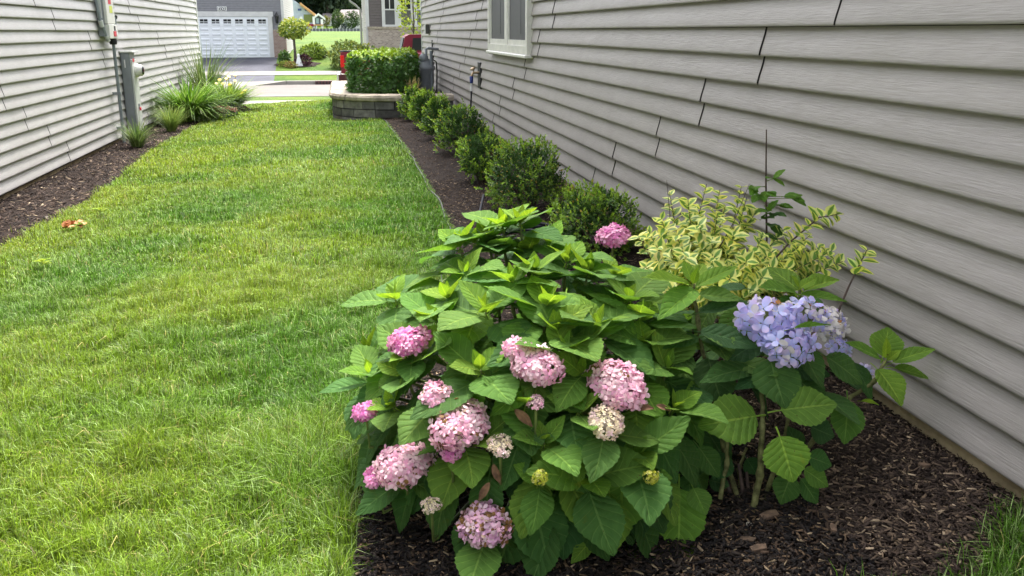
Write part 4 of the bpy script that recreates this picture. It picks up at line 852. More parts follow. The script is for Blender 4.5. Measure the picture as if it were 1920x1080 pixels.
# ---- second, violet hydrangea by the wall
H2=thing('hydrangea',(.97,2.0,-.01),'tall sparse hydrangea with violet blue flower head by the wall','shrub')
def leafpx(parent,b,t,bY,tY,wpx,col,me=None,nb=(0,-.5,.8)):
    B=at(b[0],b[1],bY); T=at(t[0],t[1],tY); d=T-B; L=d.length; wv=wpx*((B+T)/2-EYE).dot(_f)/F; me=me or HL[0]
    return place_leaf(parent,B,d,Vector(nb),L,me,jit(col,.08),wv/(L*.66))
LP=[((1418,780),(1316,796),2.02,1.93,92,lerp(MID,OLD,.1),HL[0],(0,-.9,.6)),((1462,818),(1490,905),1.95,1.88,88,lerp(MID,YOUNG,.22),HL[0],(-.1,-.9,.5)),((1464,769),(1574,754),2.0,1.98,76,lerp(MID,OLD,.35),HL[0],(.1,-.7,.7)),
 ((1444,674),(1472,762),2.08,1.98,88,OLD,HL[1],(0,-.8,.6)),((1412,692),(1320,696),2.12,2.02,46,OLD,HL[1],(0,-.5,.85)),((1549,668),(1628,718),2.15,2.1,62,OLD,HL[1],(.2,-.6,.8)),((1589,750),(1587,834),2.12,2.06,70,lerp(MID,OLD,.6),HL[0],(.1,-.8,.5)),
 ((1515,856),(1562,872),2.0,1.98,44,OLD,HL[0],(0,-.7,.7)),((1508,880),(1556,912),1.98,1.95,42,lerp(MID,OLD,.4),HL[0],(0,-.7,.6)),((1484,890),(1462,946),1.95,1.92,50,OLD,HL[1],(0,-.8,.5)),((1502,898),(1536,946),1.97,1.94,38,OLD,HL[0],(0,-.8,.5)),
 ((1280,816),(1278,886),2.02,1.96,56,OLD,HL[1],(0,-.85,.5)),((1310,838),(1352,896),2.0,1.97,46,OLD,HL[0],(0,-.8,.5)),((1312,622),(1428,642),2.12,2.06,58,DARK,HL[1],(0,-.4,.9)),((1308,632),(1244,648),2.14,2.08,36,OLD,HL[0],(0,-.4,.9)),
 ((1310,586),(1411,563),2.2,2.16,34,DARK,HL[3],(0,-.35,.9)),((1440,700),(1380,725),2.1,2.03,40,DARK,HL[0],(0,-.5,.85)),((1430,640),(1360,668),2.2,2.12,50,DARK,HL[1],(0,-.5,.85)),((1490,690),(1560,700),2.2,2.15,50,DARK,HL[1],(0,-.5,.85)),
 ((1500,850),(1480,800),2.1,2.1,40,DARK,HL[0],(0,-.8,.5)),((1360,850),(1340,900),2.05,2.0,50,DARK,HL[0],(0,-.8,.5)),((1330,740),(1290,730),2.1,2.04,50,MID,HL[0],(0,-.6,.8)),((1360,700),(1345,745),2.15,2.08,50,OLD,HL[0],(0,-.6,.8)),
 ((1520,800),(1568,820),2.08,2.05,50,DARK,HL[1],(0,-.7,.7)),((1300,915),(1325,965),1.92,1.86,46,lerp(MID,OLD,.5),HL[0],(0,-.8,.5)),((1290,890),(1296,930),1.98,1.93,40,OLD,HL[0],(0,-.8,.5)),((1400,860),(1420,890),2.1,2.08,36,DARK,HL[0],(0,-.8,.5)),((1330,900),(1368,910),2.05,2.02,36,DARK,HL[0],(0,-.7,.6))]
for b,t,bY,tY,wp,c,me,nb in LP: leafpx(H2,b,t,bY,tY,wp,c,me,nb)
# crown shoots by leaf
LS=[((1305,537),(1384,493),2.24,2.26,32,lerp(MID,YOUNG,.35)),((1294,535),(1206,514),2.24,2.18,30,lerp(MID,YOUNG,.45)),((1302,543),(1238,588),2.22,2.10,46,MID),((1300,530),(1322,487),2.26,2.36,26,lerp(MID,YOUNG,.5)),((1297,528),(1283,486),2.24,2.28,22,lerp(MID,YOUNG,.6)),((1310,552),(1395,560),2.22,2.18,38,lerp(MID,OLD,.5)),((1300,532),(1308,500),2.22,2.22,14,YOUNG),
 ((1499,545),(1440,495),2.28,2.36,48,MID),((1502,552),(1594,560),2.26,2.24,24,MID),((1492,550),(1424,534),2.26,2.20,34,lerp(MID,OLD,.2)),((1508,545),(1578,512),2.28,2.34,34,lerp(MID,YOUNG,.2)),((1500,540),(1530,520),2.27,2.27,22,lerp(MID,YOUNG,.5)),((1498,538),(1485,515),2.27,2.27,18,YOUNG),((1500,560),(1545,585),2.24,2.16,38,OLD),((1494,560),(1460,590),2.24,2.14,36,OLD),
 ((1674,679),(1755,649),2.2,2.18,32,MID),((1650,672),(1588,637),2.2,2.2,32,MID),((1655,668),(1668,612),2.22,2.26,50,MID),((1645,692),(1700,756),2.18,2.08,50,lerp(MID,YOUNG,.2)),((1678,690),(1750,706),2.2,2.2,30,MID),((1660,672),(1664,632),2.2,2.2,16,lerp(MID,YOUNG,.7)),((1663,676),(1690,655),2.19,2.19,14,lerp(MID,YOUNG,.7)),((1615,752),(1650,756),2.14,2.12,10,YOUNG)]
for i,(b,t,bY,tY,wp,c) in enumerate(LS): leafpx(H2,b,t,bY,tY,wp*1.1,c,HL[(0,3,5,0)[i%4]],(0,-.35,.9))
def stempx(parent,pts,r):
    P0=[at(x,y,Y) for x,y,Y in pts]; q=[];rr_=[]; rj=random.Random(len(q)+int(pts[0][0]))
    for i,(a_,b_) in enumerate(zip(P0[:-1],P0[1:])):
        for k in range(6):
            u=k/6; q.append(a_.lerp(b_,u)+Vector((rj.uniform(-.002,.002),rj.uniform(-.002,.002),0))); rr_.append((r[i]*(1-u)+r[i+1]*u)*(1.28 if k==0 and i else .92))
    q.append(P0[-1]); rr_.append(r[-1]); MB().tube(q,rr_,8).build('stem',MT['canestem'],parent)
stempx(H2,[(1412,958,1.98),(1425,890,1.99),(1430,800,2.03),(1428,720,2.1),(1450,650,2.17)],[.010,.009,.007,.006,.005])
stempx(H2,[(1385,940,2.04),(1362,860,2.08),(1330,720,2.15),(1308,600,2.2),(1300,533,2.24)],[.008,.007,.006,.006,.005])
stempx(H2,[(1430,940,2.03),(1470,840,2.1),(1490,700,2.2),(1498,600,2.25),(1499,545,2.27)],[.008,.006,.005,.005,.004])
stempx(H2,[(1450,930,2.03),(1530,820,2.1),(1590,748,2.14),(1640,715,2.17),(1660,676,2.2)],[.008,.007,.006,.006,.005])
stempx(H2,[(1350,935,2.0),(1362,870,2.02),(1366,800,2.06)],[.007,.006,.005]); stempx(H2,[(1390,925,2.08),(1385,880,2.1),(1400,840,2.14)],[.006,.005,.004])
for x0_,y0_,x1_,y1_ in ((1395,935,1385,870),(1405,945,1400,885),(1372,935,1362,900),(1440,935,1450,880)):
    MB().tube([at(x0_,y0_,2.06),at(x1_,y1_,2.08)],[.006,.004],6).build('dead_stem',MT['woodstem'],H2)
rl=random.Random(31)
for k in range(46):
    th=rl.uniform(0,6.28); e=rl.uniform(-.5,1.3); q=rl.uniform(.45,1.0); n=Vector((math.cos(th)*math.cos(e),math.sin(th)*math.cos(e),math.sin(e))); c_=Vector((.90,2.22,.26)) if k<24 else Vector((1.12,2.26,.30))
    P_=c_+Vector((n.x*.24,n.y*.17,n.z*.22))*q; h=Vector((n.x,n.y-.25,0)).normalized(); dr=R(rl.uniform(0,50)); d=h*math.cos(dr)-UP*math.sin(dr)+Vector((rl.uniform(-.4,.4),0,0)); nn=h*math.sin(dr)+UP*math.cos(dr)+Vector((rl.uniform(-.3,.3),-.25,0))
    L=rl.uniform(.10,.15); place_leaf(H2,P_,d,nn,L,rl.choice(HL),jit(lerp(DARK,OLD if n.z<.4 else MID,rl.random())))
# violet florets: each a piece of its head
def floret_mesh(k,pale):
    g=np.random.default_rng(400+k); cA=np.array([[.70,.66,.72]]) if pale else np.array([[.50,.58,.90]]); cB=np.array([(.68,.52,.82),(.58,.47,.84),(.76,.58,.82),(.66,.62,.88)][k%4:k%4+1])
    if pale: cB=np.array([[.76,.70,.62]])
    v,f,c=florets_np(np.zeros((1,3)),np.array([[0,0,1.]]),1.0,cA,cB,g); return npmesh('floret',v,[f],MT['petal'],c)
VF=[floret_mesh(k,False) for k in range(8)]; VP=[floret_mesh(k,True) for k in range(3)]
BF=[npmesh('floret',*(lambda v,f,c:(v,[f]))(*florets_np(np.zeros((1,3)),np.array([[0,0,1.]]),1.0,np.array([[.3,.12,.03]]),np.array([[.34,.17,.05]]),np.random.default_rng(420+k))),MT['petal'],np.repeat([[.36,.16,.045]],32,0)) for k in range(2)]
def violet_head(px,py,Y,rx,ry,nf,fs,pale,brown,seed):
    g=np.random.default_rng(seed); c=at(px,py,Y); dist=(c-EYE).dot(_f); ax=rx*dist/F; ay=ry*dist/F
    n=(-_f*.75+UP*.75).normalized(); a=_r.copy(); b=n.cross(a)
    core=MB().lathe(c-n*ay*.5,[(ax*.15,0),(ax*.55,ay*.3),(ax*.45,ay*.7),(ax*.1,ay*.9)],n,10).build('flower_head',MT['stem'],H2)
    for i in range(nf):
        th=math.acos(1-1.35*(i+.5)/nf); ph=i*2.39996; d=(math.sin(th)*math.cos(ph),math.sin(th)*math.sin(ph),math.cos(th)); j=g.uniform(.88,1.06)
        p=c+(a*d[0]*ax+b*d[1]*ay+n*d[2]*ay*.8)*j; nn=(a*d[0]/ax+b*d[1]/ay+n*d[2]/(ay*.8)).normalized()+Vector(g.normal(size=3)*.28); nn=nn+Vector(g.normal(size=3)*.18); u=g.uniform()
        me=BF[i%2] if u<brown else (VP[i%3] if u<brown+pale else VF[int(g.integers(0,8))])
        o=link('floret',me,core); q=nn.to_track_quat('Z','Y').to_matrix().to_4x4()@Matrix.Rotation(g.uniform(0,1.57),4,'Z')@Matrix.Scale(fs*g.uniform(.85,1.15)*(1 if u>=brown else .6),4); q.translation=p-world(core); o.matrix_local=q
    return core
violet_head(1440,602,2.13,58,36,40,.029,.16,.03,501); violet_head(1478,648,2.07,46,36,34,.027,.05,.0,502); violet_head(1505,592,2.17,44,28,26,.026,.25,.05,506); violet_head(1548,608,2.17,34,30,40,.019,.45,.3,503)
violet_head(1572,652,2.24,20,18,16,.018,.1,0,504); violet_head(1622,700,2.28,8,14,7,.016,.1,0,505)
leafpx(H2,(1487,616),(1560,606),2.06,2.06,12,MID,HL[3],(0,-.3,.9))
# ---- small broad leaved seedling at the foot
sg=ground(1110,1035); SD=thing('seedling',sg,'small low green seedling in front of the pink hydrangea','plant')
for b,t,wp,c in (((1110,1012),(1070,1056),30,MID),((1112,1010),(1135,1045),22,OLD),((1110,1005),(1085,985),26,MID),((1115,1004),(1128,978),22,MID),((1117,1008),(1155,1000),24,OLD),((1118,1012),(1160,1030),22,OLD)):
    leafpx(SD,b,t,1.86,1.83,wp,c,HL[0],(0,-.6,.8))
MB().tube([sg,at(1112,1008,1.86)],[.003,.002],6).build('stem',MT['stem'],SD)
# ================================================================ VARIEGATED SHRUB, GREEN SUCKER
VL=[leaf_mesh('leaf',MT['varleaf'],w_,b_,f_,0.,8,5,0.,.12) for w_,b_,f_ in ((.34,.2,.3),(.37,.4,.2),(.32,.1,.4))]
WG=thing('variegated_shrub',at(1370,560,3.0)-Vector((0,0,.3)),'cream and green variegated shrub against the taupe wall','shrub')
wb_=Vector((1.22,3.05,0.0)); WG.location=wb_; rw=random.Random(3); nleaf=0; extra=[]
def twig(pts,r,leafy=1.0,step=.0185,Ls=.043,parent=WG,mats=VL,tint=(1,1,1),dead=False):
    global nleaf
    m=MB().tube(pts,[r*(1-.65*i/(len(pts)-1)) for i in range(len(pts))],5); m.build('twig',MT['woodstem'],parent)
    if dead: return
    pts=[Vector(p) for p in pts]; tot=sum((b-a).length for a,b in zip(pts[:-1],pts[1:])); s=tot*(1-leafy); k=0
    while s<tot:
        q=s
        for a,b in zip(pts[:-1],pts[1:]):
            l_=(b-a).length
            if q<=l_: p=a+(b-a)*(q/l_); ax=(b-a).normalized(); break
            q-=l_
        else: p=pts[-1]; ax=(pts[-1]-pts[-2]).normalized()
        for sgn in (0,1):
            g=k*1.57+sgn*3.14+rw.uniform(-.4,.4); A=ax.orthogonal().normalized(); B=ax.cross(A); rad=A*math.cos(g)+B*math.sin(g); e=rw.uniform(.1,.6); d=rad*math.cos(e)+ax*math.sin(e)+Vector((0,-.15,.05)); n=UP*.9+ax*.4-rad*.2+Vector((rw.uniform(-.3,.3),-.3,0))
            L=Ls*rw.uniform(.75,1.25)*(1 if s<tot-.02 else .8); f=rw.uniform(.72,1.12); yl=rw.uniform(.85,1.2)
            if p.x>RX-.05: continue
            extra.append((p,d,n,L,f,yl))
        s+=step*rw.uniform(.8,1.25); k+=1
ENDS=[(1560,470,2.65),(1520,440,2.75),(1580,490,2.6),(1470,430,2.85),(1215,430,2.9),(1345,400,2.9),(1450,500,2.55),(1390,350,3.1),(1270,440,2.8),(1370,520,2.5),(1430,520,2.5),(1320,510,2.5),(1325,345,2.95),(1255,360,3.05),(1290,375,2.9),(1400,370,3.0),(1360,385,2.95),(1240,410,2.85),(1310,420,2.75),(1380,430,2.75),(1430,440,2.8),(1230,460,2.75),(1280,470,2.65),(1340,480,2.6),(1400,490,2.6),(1450,470,2.7),(1500,460,2.7),(1535,465,2.75),(1210,500,2.7),(1480,500,2.6),(1195,440,2.95),(1250,520,2.6),(1540,500,2.7),(1330,450,2.85),(1290,400,2.95),(1350,355,3.05),(1420,395,3.0)]
for px,py,Y in ENDS:
    e=at(px,py,Y); e.x=min(e.x,RX-.07); b=wb_+Vector((rw.uniform(-.06,.06),rw.uniform(-.06,.06),0)); mid=b.lerp(e,.5)+Vector((rw.uniform(-.04,.04),rw.uniform(-.04,.04),.05)); twig([b,mid,e],.003,.55)
    e2=mid.lerp(e,.3)+Vector((rw.uniform(-.1,.08),rw.uniform(-.12,.02),rw.uniform(.02,.1))); e2.x=min(e2.x,RX-.07); twig([mid,e2],.0025,.9)
for pts in ([(1330,620,2.7),(1480,455,2.62),(1535,408,2.6),(1570,402,2.6)],[(1560,610,2.35),(1590,540,2.38),(1612,495,2.4),(1626,468,2.4)]):
    q=[at(*p) for p in pts]; 
    for v_ in q: v_.x=min(v_.x,RX-.06)
    twig(q,.004,.33,step=.016)
for a_,b_ in (((1252,470,3.0),(1250,338,3.0)),((1340,480,2.85),(1405,345,2.9))):
    p,q=at(*a_),at(*b_); p.x=min(p.x,RX-.05); q.x=min(q.x,RX-.04); twig([p,p.lerp(q,.5)+Vector((.01,0,0)),q],.002,dead=True)
rw.shuffle(extra)
for p,d,n,L,f,yl in extra[:299]: place_leaf(WG,p,d,n,L,rw.choice(VL),(f*yl,f,f))
extra=extra[299:]
VV=[];FF=[];UU=[];k0=0
for p,d,n,L,f,yl in extra:
    me=rw.choice(VL); nv=len(me.vertices); a_=np.empty(nv*3,np.float32); me.vertices.foreach_get('co',a_); d=d.normalized(); x=d.cross(n).normalized(); n=x.cross(d)
    VV.append(a_.reshape(-1,3)@(np.array([x,d,n])*L)+np.array(p-wb_)); lv=np.empty(len(me.loops),np.int32); me.loops.foreach_get('vertex_index',lv); FF.append(lv.reshape(-1,4)+k0); k0+=nv
    u_=np.empty(len(me.loops)*2,np.float32); me.uv_layers[0].data.foreach_get('uv',u_); UU.append(u_)
me=npmesh('foliage',np.concatenate(VV),[np.concatenate(FF)],MT['varleaf'],smooth=True); me.uv_layers.new(name='UVMap').data.foreach_set('uv',np.concatenate(UU))
o=link('foliage',me,WG); o['kind']='stuff'; o.color=(.97,.97,.97,1)
GS=[leaf_mesh('leaf',MT['hydleaf'],.30,.25,.25,0.005,8,5,.03,.2)]
sb=at(1430,600,2.9); sb.x=min(sb.x,RX-.12); SU=thing('rose_sucker',(sb.x,sb.y,0.02),'upright green leafy stem with bare dark tip against the wall','plant')
q=[Vector((sb.x,sb.y,0.0)),at(1438,480,2.9),at(1436,340,2.9),at(1437,243,2.9)]
for v_ in q: v_.x=min(v_.x,RX-.05)
MB().tube(q,[.004,.0035,.003,.002],6).build('stem',MT['woodstem'],SU)
for px,py in ((1450,335),(1470,368),(1425,365),(1440,395),(1460,385),(1428,410),(1445,420),(1485,372),(1415,350),(1440,360),(1450,400),(1435,440)):
    p=at(px,py,2.88); p.x=min(p.x,RX-.07); c=q[2].lerp(q[1],min(1,max(0,(py-340)/140)))
    for k in range(3):
        d=(p-c)+Vector((rw.uniform(-.05,.05),rw.uniform(-.06,.02),rw.uniform(-.03,.03))); place_leaf(SU,p,d,UP+Vector((rw.uniform(-.4,.4),-.4,0)),rw.uniform(.04,.06),GS[0],jit(lerp(MID,(.10,.25,.03),.5) if py<400 else OLD))
    MB().tube([c,p],[.0018,.001],5).build('twig',MT['stem'],SU)
# ================================================================ LEFT BED PLANTS
def tuft(name,x,y,n,h,spread,wd,pal,label,seed,cat='plant',group=None,arch=.6,mat='blade'):
    """clump of arching strap leaves"""
    z=GZ(x,y); t=thing(name,(x,y,z),label,cat,group); g=np.random.default_rng(seed)
    a=g.uniform(0,6.28,n); r0=g.uniform(0,.22,n)**.8*spread*.5; b=np.stack([np.cos(a)*r0,np.sin(a)*r0,np.zeros(n)-.01],1); L=h*g.uniform(.55,1.15,n); out=g.uniform(.15,1,n)*spread; V=[];K=6
    a2=a+g.normal(size=n)*.5; side=np.stack([-np.sin(a2),np.cos(a2),np.zeros(n)],1); dr=np.stack([np.cos(a2),np.sin(a2),np.zeros(n)],1); ar=g.uniform(.1,1,n)*arch
    pts=[]
    for k in range(K):
        u=k/(K-1); c=b+dr*(out*u**1.6)[:,None]+np.array([0,0,1.])*(L*(u-ar*u**2.6*.75))[:,None]; w_=wd*(1-u**2)*(.5+.9*min(1,u*4)*.6)+.0004; pts.append(np.stack([c-side*w_,c+side*w_],1))
    A=np.stack(pts,1).reshape(-1,3); i=(np.arange(n)*2*K)[:,None]; Fq=np.concatenate([i+np.array([[2*k,2*k+1,2*k+3,2*k+2]]) for k in range(K-1)])
    pal=np.array(pal); cl=np.repeat(pal[g.integers(0,len(pal),n)]*g.uniform(.7,1.3,(n,1)),2*K,0)
    o=link('foliage',npmesh('foliage',A,[Fq],MT[mat],cl,True),t); o['kind']='stuff'; return t
GR=[(.07,.13,.03),(.11,.18,.04),(.16,.23,.05),(.22,.26,.10)]; LG=[(.20,.30,.04),(.28,.36,.05),(.13,.22,.03),(.34,.42,.10)]
tuft('ornamental_grass',-2.46,11.75,260,.42,.40,.004,GR,'small grass clump at the foot of the meter pedestal',71,group='ornamental grasses in the left bed',arch=.7)
tuft('ornamental_grass',-2.36,13.5,420,.42,.36,.004,[(.18,.27,.05),(.13,.21,.04),(.26,.32,.07)],'rounded fine grass clump just right of the meter pedestal',72,group='ornamental grasses in the left bed',arch=.45)
tuft('ornamental_grass',-2.34,15.0,900,.75,.95,.016,[(.10,.21,.02),(.15,.28,.025),(.06,.15,.015),(.19,.33,.03),(.24,.34,.08)],'large arching light green grass clump beside the house corner',73,group='ornamental grasses in the left bed',arch=1.15)
tuft('ornamental_grass',-2.45,17.6,260,1.35,1.0,.008,GR,'tall thin grass clump behind the large light green one',74,group='ornamental grasses in the left bed',arch=.7)
dl=tuft('daylily',-1.98,16.7,800,.58,.85,.014,[(.15,.25,.02),(.20,.30,.03),(.09,.18,.02),(.25,.34,.05)],'yellow flowering daylily clump at the end of the left bed',75,arch=.8)
for k,(px,py) in enumerate(((412,148),(424,146),(440,150),(418,155),(432,157),(455,172),(460,168),(405,155),(428,142),(441,139))):
    p=at(px,py,16.9); o=world(dl); MB().lathe(p-Vector((0,0,.05)),[(.006,0),(.012,.02),(.030,.045),(.034,.048)],(.2*math.sin(k),-.5,.8),6).build('blossom',M_('daylily yellow',(.75,.50,.03),.5) if k==0 else bpy.data.materials['daylily yellow'],dl)
    MB().tube([(dl.location.x,17.05,dl.location.z),p-Vector((0,0,.05))],[.004,.003],5).build('stem',MT['stem'],dl)
g=np.random.default_rng(8)
se=thing('sedum',(-1.98,15.5,GZ(-1.98,15.5)),'low mauve pink flowering sedum at the lawn edge','plant')
for nm,pal,n,zc_,rr_,ls in (('foliage',[(.10,.16,.06),(.07,.13,.05)],500,.06,(.30,.18,.10),.05),('blossom',[(.34,.09,.16),(.42,.15,.22),(.28,.08,.15)],500,.13,(.29,.17,.05),.03)):
    foliage(se,(-1.98,15.5,se.location.z+zc_),rr_,n,ls,pal,80,'smallleaf',nm,.5,.2,.5,.4)
se=thing('sedum',(-1.80,16.4,GZ(-1.8,16.4)),'small dull purple sedum right of the mauve pink one','plant'); foliage(se,(-1.80,16.4,se.location.z+.05),(.22,.15,.07),300,.04,[(.16,.09,.12),(.10,.09,.07),(.2,.12,.16)],81,'smallleaf','foliage',.4,.2,.5,.4)
se=thing('perennial',(-2.02,14.9,GZ(-2.02,14.9)),'small pale green rosette below the mauve sedum','plant'); foliage(se,(-2.02,14.9,se.location.z+.05),(.18,.12,.06),160,.08,[(.22,.32,.08),(.35,.42,.22)],82,'smallleaf','foliage',.2,.2,.6,.35)
for px,py,lab,sd_ in ((190,412,'yellow green seedling in the lawn near the orange leaf litter',3),(82,515,'small bright yellow green seedling in the lawn, lower left',4)):
    p=ground(px,py); t=thing('seedling',p,lab,'plant'); rr_=random.Random(sd_)
    for k in range(7):
        a=k*.9; d=Vector((math.cos(a),math.sin(a)*.6,.35)); place_leaf(t,p+Vector((0,0,.055+.004*k)),d,UP-d*.3,rr_.uniform(.05,.08),GS[0],jit((.30,.42,.04)))
    MB().tube([p,p+Vector((0,0,.08))],.002,5).build('stem',MT['stem'],t)
p=ground(140,437); t=thing('leaf_litter',p,'small heap of dried orange leaves lying on the lawn','leaves'); rr_=random.Random(12)
for k in range(16):
    d=Vector((rr_.uniform(-1,1),rr_.uniform(-1,1),rr_.uniform(-.1,.5))); o=place_leaf(t,p+Vector((rr_.uniform(-.07,.07),rr_.uniform(-.05,.05),.045+rr_.uniform(0,.03))),d,UP+Vector((rr_.uniform(-.8,.8),rr_.uniform(-.8,.8),0)),rr_.uniform(.035,.06),HL[k%6],(1,1,1)); o.name='dried_leaf'
    if k<6:
        pass
lm={}
for o in t.children:
    if o.data.name not in lm: c=o.data.copy(); c.name='dried_leaf'; c.materials[0]=MT['orange']; lm[o.data.name]=c
    o.data=lm[o.data.name]
# ================================================================ UTILITIES
X0=LX+.018
em=thing('electric_panel',(X0,12.2,1.07),'white and grey electric meter cabinet on the left house wall','electric box')
EA,EB=11.97,12.43
MB().box((X0,EA,1.09),(X0+.066,EB,2.1),.005).build('back_box',MT['metalg'],em)
MB().box((X0+.067,EA+.05,1.235),(X0+.105,EB-.02,2.1),.005).build('cover',MT['cream'],em)
MB().box((X0+.067,EA+.05,1.065),(X0+.115,EB-.02,1.228),.005).build('lower_cover',MT['cream'],em)
MB().box((X0+.01,EA-.02,1.30),(X0+.06,EA-.001,1.80)).build('side_plate',MT['metall'],em)
MB().box((X0+.012,EA-.018,1.225),(X0+.062,EA-.001,1.25)).build('latch',M_('rust brown',(.12,.05,.03),.7),em)
MB().box((X0+.1053,EA+.2,1.36),(X0+.1075,EA+.34,1.44)).build('sticker',MT['yellowtag'],em); MB().box((X0+.1053,EA+.17,1.46),(X0+.1075,EA+.30,1.60)).build('label_plate',MT['redtag'],em)
MB().box((X0+.1153,EA+.24,1.09),(X0+.122,EA+.36,1.15)).build('seal',MT['redtag'],em); MB().box((X0+.1153,EA+.365,1.10),(X0+.123,EA+.43,1.16)).build('seal_tag',MT['whitetag'],em); MB().box((X0+.1153,EA+.29,1.155),(X0+.121,EA+.34,1.21)).build('lock',MT['black'],em)
MB().tube([(X0+.03,EA-.08,2.1),(X0+.03,EA-.08,1.55),(X0+.035,EA-.07,1.40),(X0+.05,EA-.05,1.26),(X0+.07,EA+.02,1.12),(X0+.08,EA+.06,1.05)],.018,9).build('conduit',MT['pipe'],em)
MB().tube([(X0+.048,EA-.055,1.27),(X0+.056,EA-.03,1.20)],.026,9).tube([(X0+.072,EA+.03,1.10),(X0+.085,EA+.08,1.04)],.024,9).build('conduit_fitting',MT['metall'],em)
MB().tube([(X0+.06,EB+.07,2.1),(X0+.06,EB+.08,1.55),(X0+.055,EB+.12,1.42)],.024,9).build('side_conduit',MT['pipe'],em)
MB().tube([(X0+.03,EB+.17,1.33),(X0+.08,EB+.15,1.31)],.03,8).build('cable_clamp',MT['black'],em)
MB().tube([(X0+.06,EB+.11,1.40),(X0+.07,EB+.10,1.30),(X0+.075,EB+.06,1.2),(X0+.08,EB+.02,1.13)],.007,6).build('cable',M_('green wire',(.05,.16,.10),.5),em)
MB().tube([(X0+.05,EB+.14,1.40),(X0+.08,EB+.13,1.28),(X0+.085,EB+.04,1.12)],.008,6).build('cable',MT['pipe'],em)
MB().lathe((X0+.08,12.30,.995),[(.04,0),(.045,.03),(.04,.07)],n=10).build('conduit_fitting',MT['black'],em)
MB().tube([(X0+.08,12.30,1.0),(X0+.075,12.32,.5),(X0+.07,12.34,-.28)],.019,9).build('conduit',MT['pipe'],em)
MB().box((X0-.005,12.30,.40),(X0+.10,12.36,.43)).box((X0-.005,12.31,-.02),(X0+.10,12.37,.01)).build('strap',MT['metalg'],em)
pe=thing('meter_pedestal',(X0+.1,13.3,GZ(LX,13.3)),'tall grey electric meter pedestal standing against the left wall','electric meter')
PYA,PYB=12.90,13.22
MB().box((X0+.01,PYA,-.3),(X0+.12,PYB,.885),.006).build('cabinet',MT['metalg'],pe)
MB().box((X0+.121,PYA+.012,-.3),(X0+.145,PYB-.012,.80),.004).build('front_cover',MT['metall'],pe)
MB().box((X0+.0,PYA-.02,.886),(X0+.165,PYB+.02,.905),.004).build('lid',MT['metall'],pe)
MB().lathe((X0+.145,13.08,.66),[(.085,0),(.085,.035),(.074,.04),(.072,.075),(.062,.085)],(1,0,0),20).build('meter',MT['cream'],pe)
MB().lathe((X0+.231,13.08,.66),[(.058,0),(.056,.010),(.03,.014)],(1,0,0),18).build('meter_glass',MT['glass'],pe)
MB().box((X0+.1455,12.95,.77),(X0+.15,13.03,.81)).build('tag',MT['redtag'],pe); MB().box((X0+.1455,13.03,.18),(X0+.155,13.08,.24),.003).build('hasp',MT['metalg'],pe); MB().box((X0+.1555,13.02,.15),(X0+.17,13.07,.19),.003).build('lock',MT['redtag'],pe)
MB().box((X0+.05,PYA-.004,.70),(X0+.065,PYA-.0005,.80)).build('rating_label',MT['whitetag'],pe)
# gas meter
gx,gy=1.33,15.9
gm=thing('gas_meter',(gx,gy,GZ(gx,gy)),'grey gas meter with pipes at the right house corner','gas meter')
MB().lathe((gx,gy,.12),[(.05,0),(.12,.05),(.145,.2),(.15,.40),(.17,.42),(.17,.46),(.13,.50),(.11,.56),(.06,.6)],n=16).build('body',MT['metalg'],gm)
MB().lathe((gx-.13,gy-.10,.52),[(.08,0),(.09,.03),(.09,.06),(.05,.09)],(-.8,-.5,0),12).build('dial',MT['metall'],gm)
MB().tube([(gx+.02,gy-.06,.72),(gx+.02,gy-.06,.86),(gx+.06,gy,.88),(RX-.01,gy+.1,.86)],.022,8).build('pipe',MT['metalg'],gm)
MB().tube([(gx+.10,gy-.1,.0),(gx+.10,gy-.1,.84)],.024,8).build('pipe',MT['pipe'],gm); MB().lathe((gx-.02,gy-.05,.66),[(.06,0),(.08,.03),(.08,.09),(.04,.13)],n=10).build('regulator',MT['metalg'],gm)
MB().tube([(gx+.13,gy,.70),(gx+.19,gy,.66),(gx+.20,gy,.5),(gx+.18,gy,.0)],.012,7).build('pipe',MT['black'],gm)
MB().box((RX-.03,17.0,.55),(RX-.012,17.2,1.0),.004).build('wall_bracket',MT['black'],gm)
ob=thing('outlet_box',(RX,17.75,1.12),'small weatherproof outlet box near the right house corner','outlet'); MB().box((RX-.01,17.55,1.10),(RX-.09,17.85,1.27),.008).build('box',MT['metall'],ob); MB().box((RX-.03,17.52,1.11),(RX-.10,17.549,1.27),.005).build('cover',M_('dark grey cover',(.07,.07,.065),.5),ob)
# spigot + hose
sp_=thing('hose_spigot',(RX,11.1,.68),'brass hose spigot with blue collar on the right wall','spigot')
MB().box((RX-.012,11.02,.50),(RX-.03,11.24,.80),.004).build('mount_plate',MT['black'],sp_)
MB().tube([(RX-.02,11.13,.68),(RX-.10,11.12,.68),(RX-.12,11.12,.64)],.014,8).build('spout',MT['brass'],sp_)
MB().lathe((RX-.09,11.12,.695),[(.008,0),(.008,.03),(.032,.032),(.03,.045),(.01,.05)],(-.4,-.3,.8),10).build('handle',MT['brass'],sp_)
MB().lathe((RX-.12,11.12,.56),[(.018,0),(.022,.02),(.022,.07),(.016,.08)],n=10).build('collar',MT['blue'],sp_)
gh_=thing('garden_hose',(1.2,6.4,.0),'black garden hose running down from spigot and coiled in mulch','hose')
pts=[Vector((RX-.12,11.12,.565)),Vector((RX-.125,11.12,.40)),Vector((RX-.14,11.1,.15)),Vector((RX-.17,11.0,.035)),Vector((1.42,10,.03)),Vector((1.40,8.5,.03)),Vector((1.42,7.0,.03)),Vector((1.36,5.6,.035)),Vector((1.1,5.25,.03))]
sm=[]
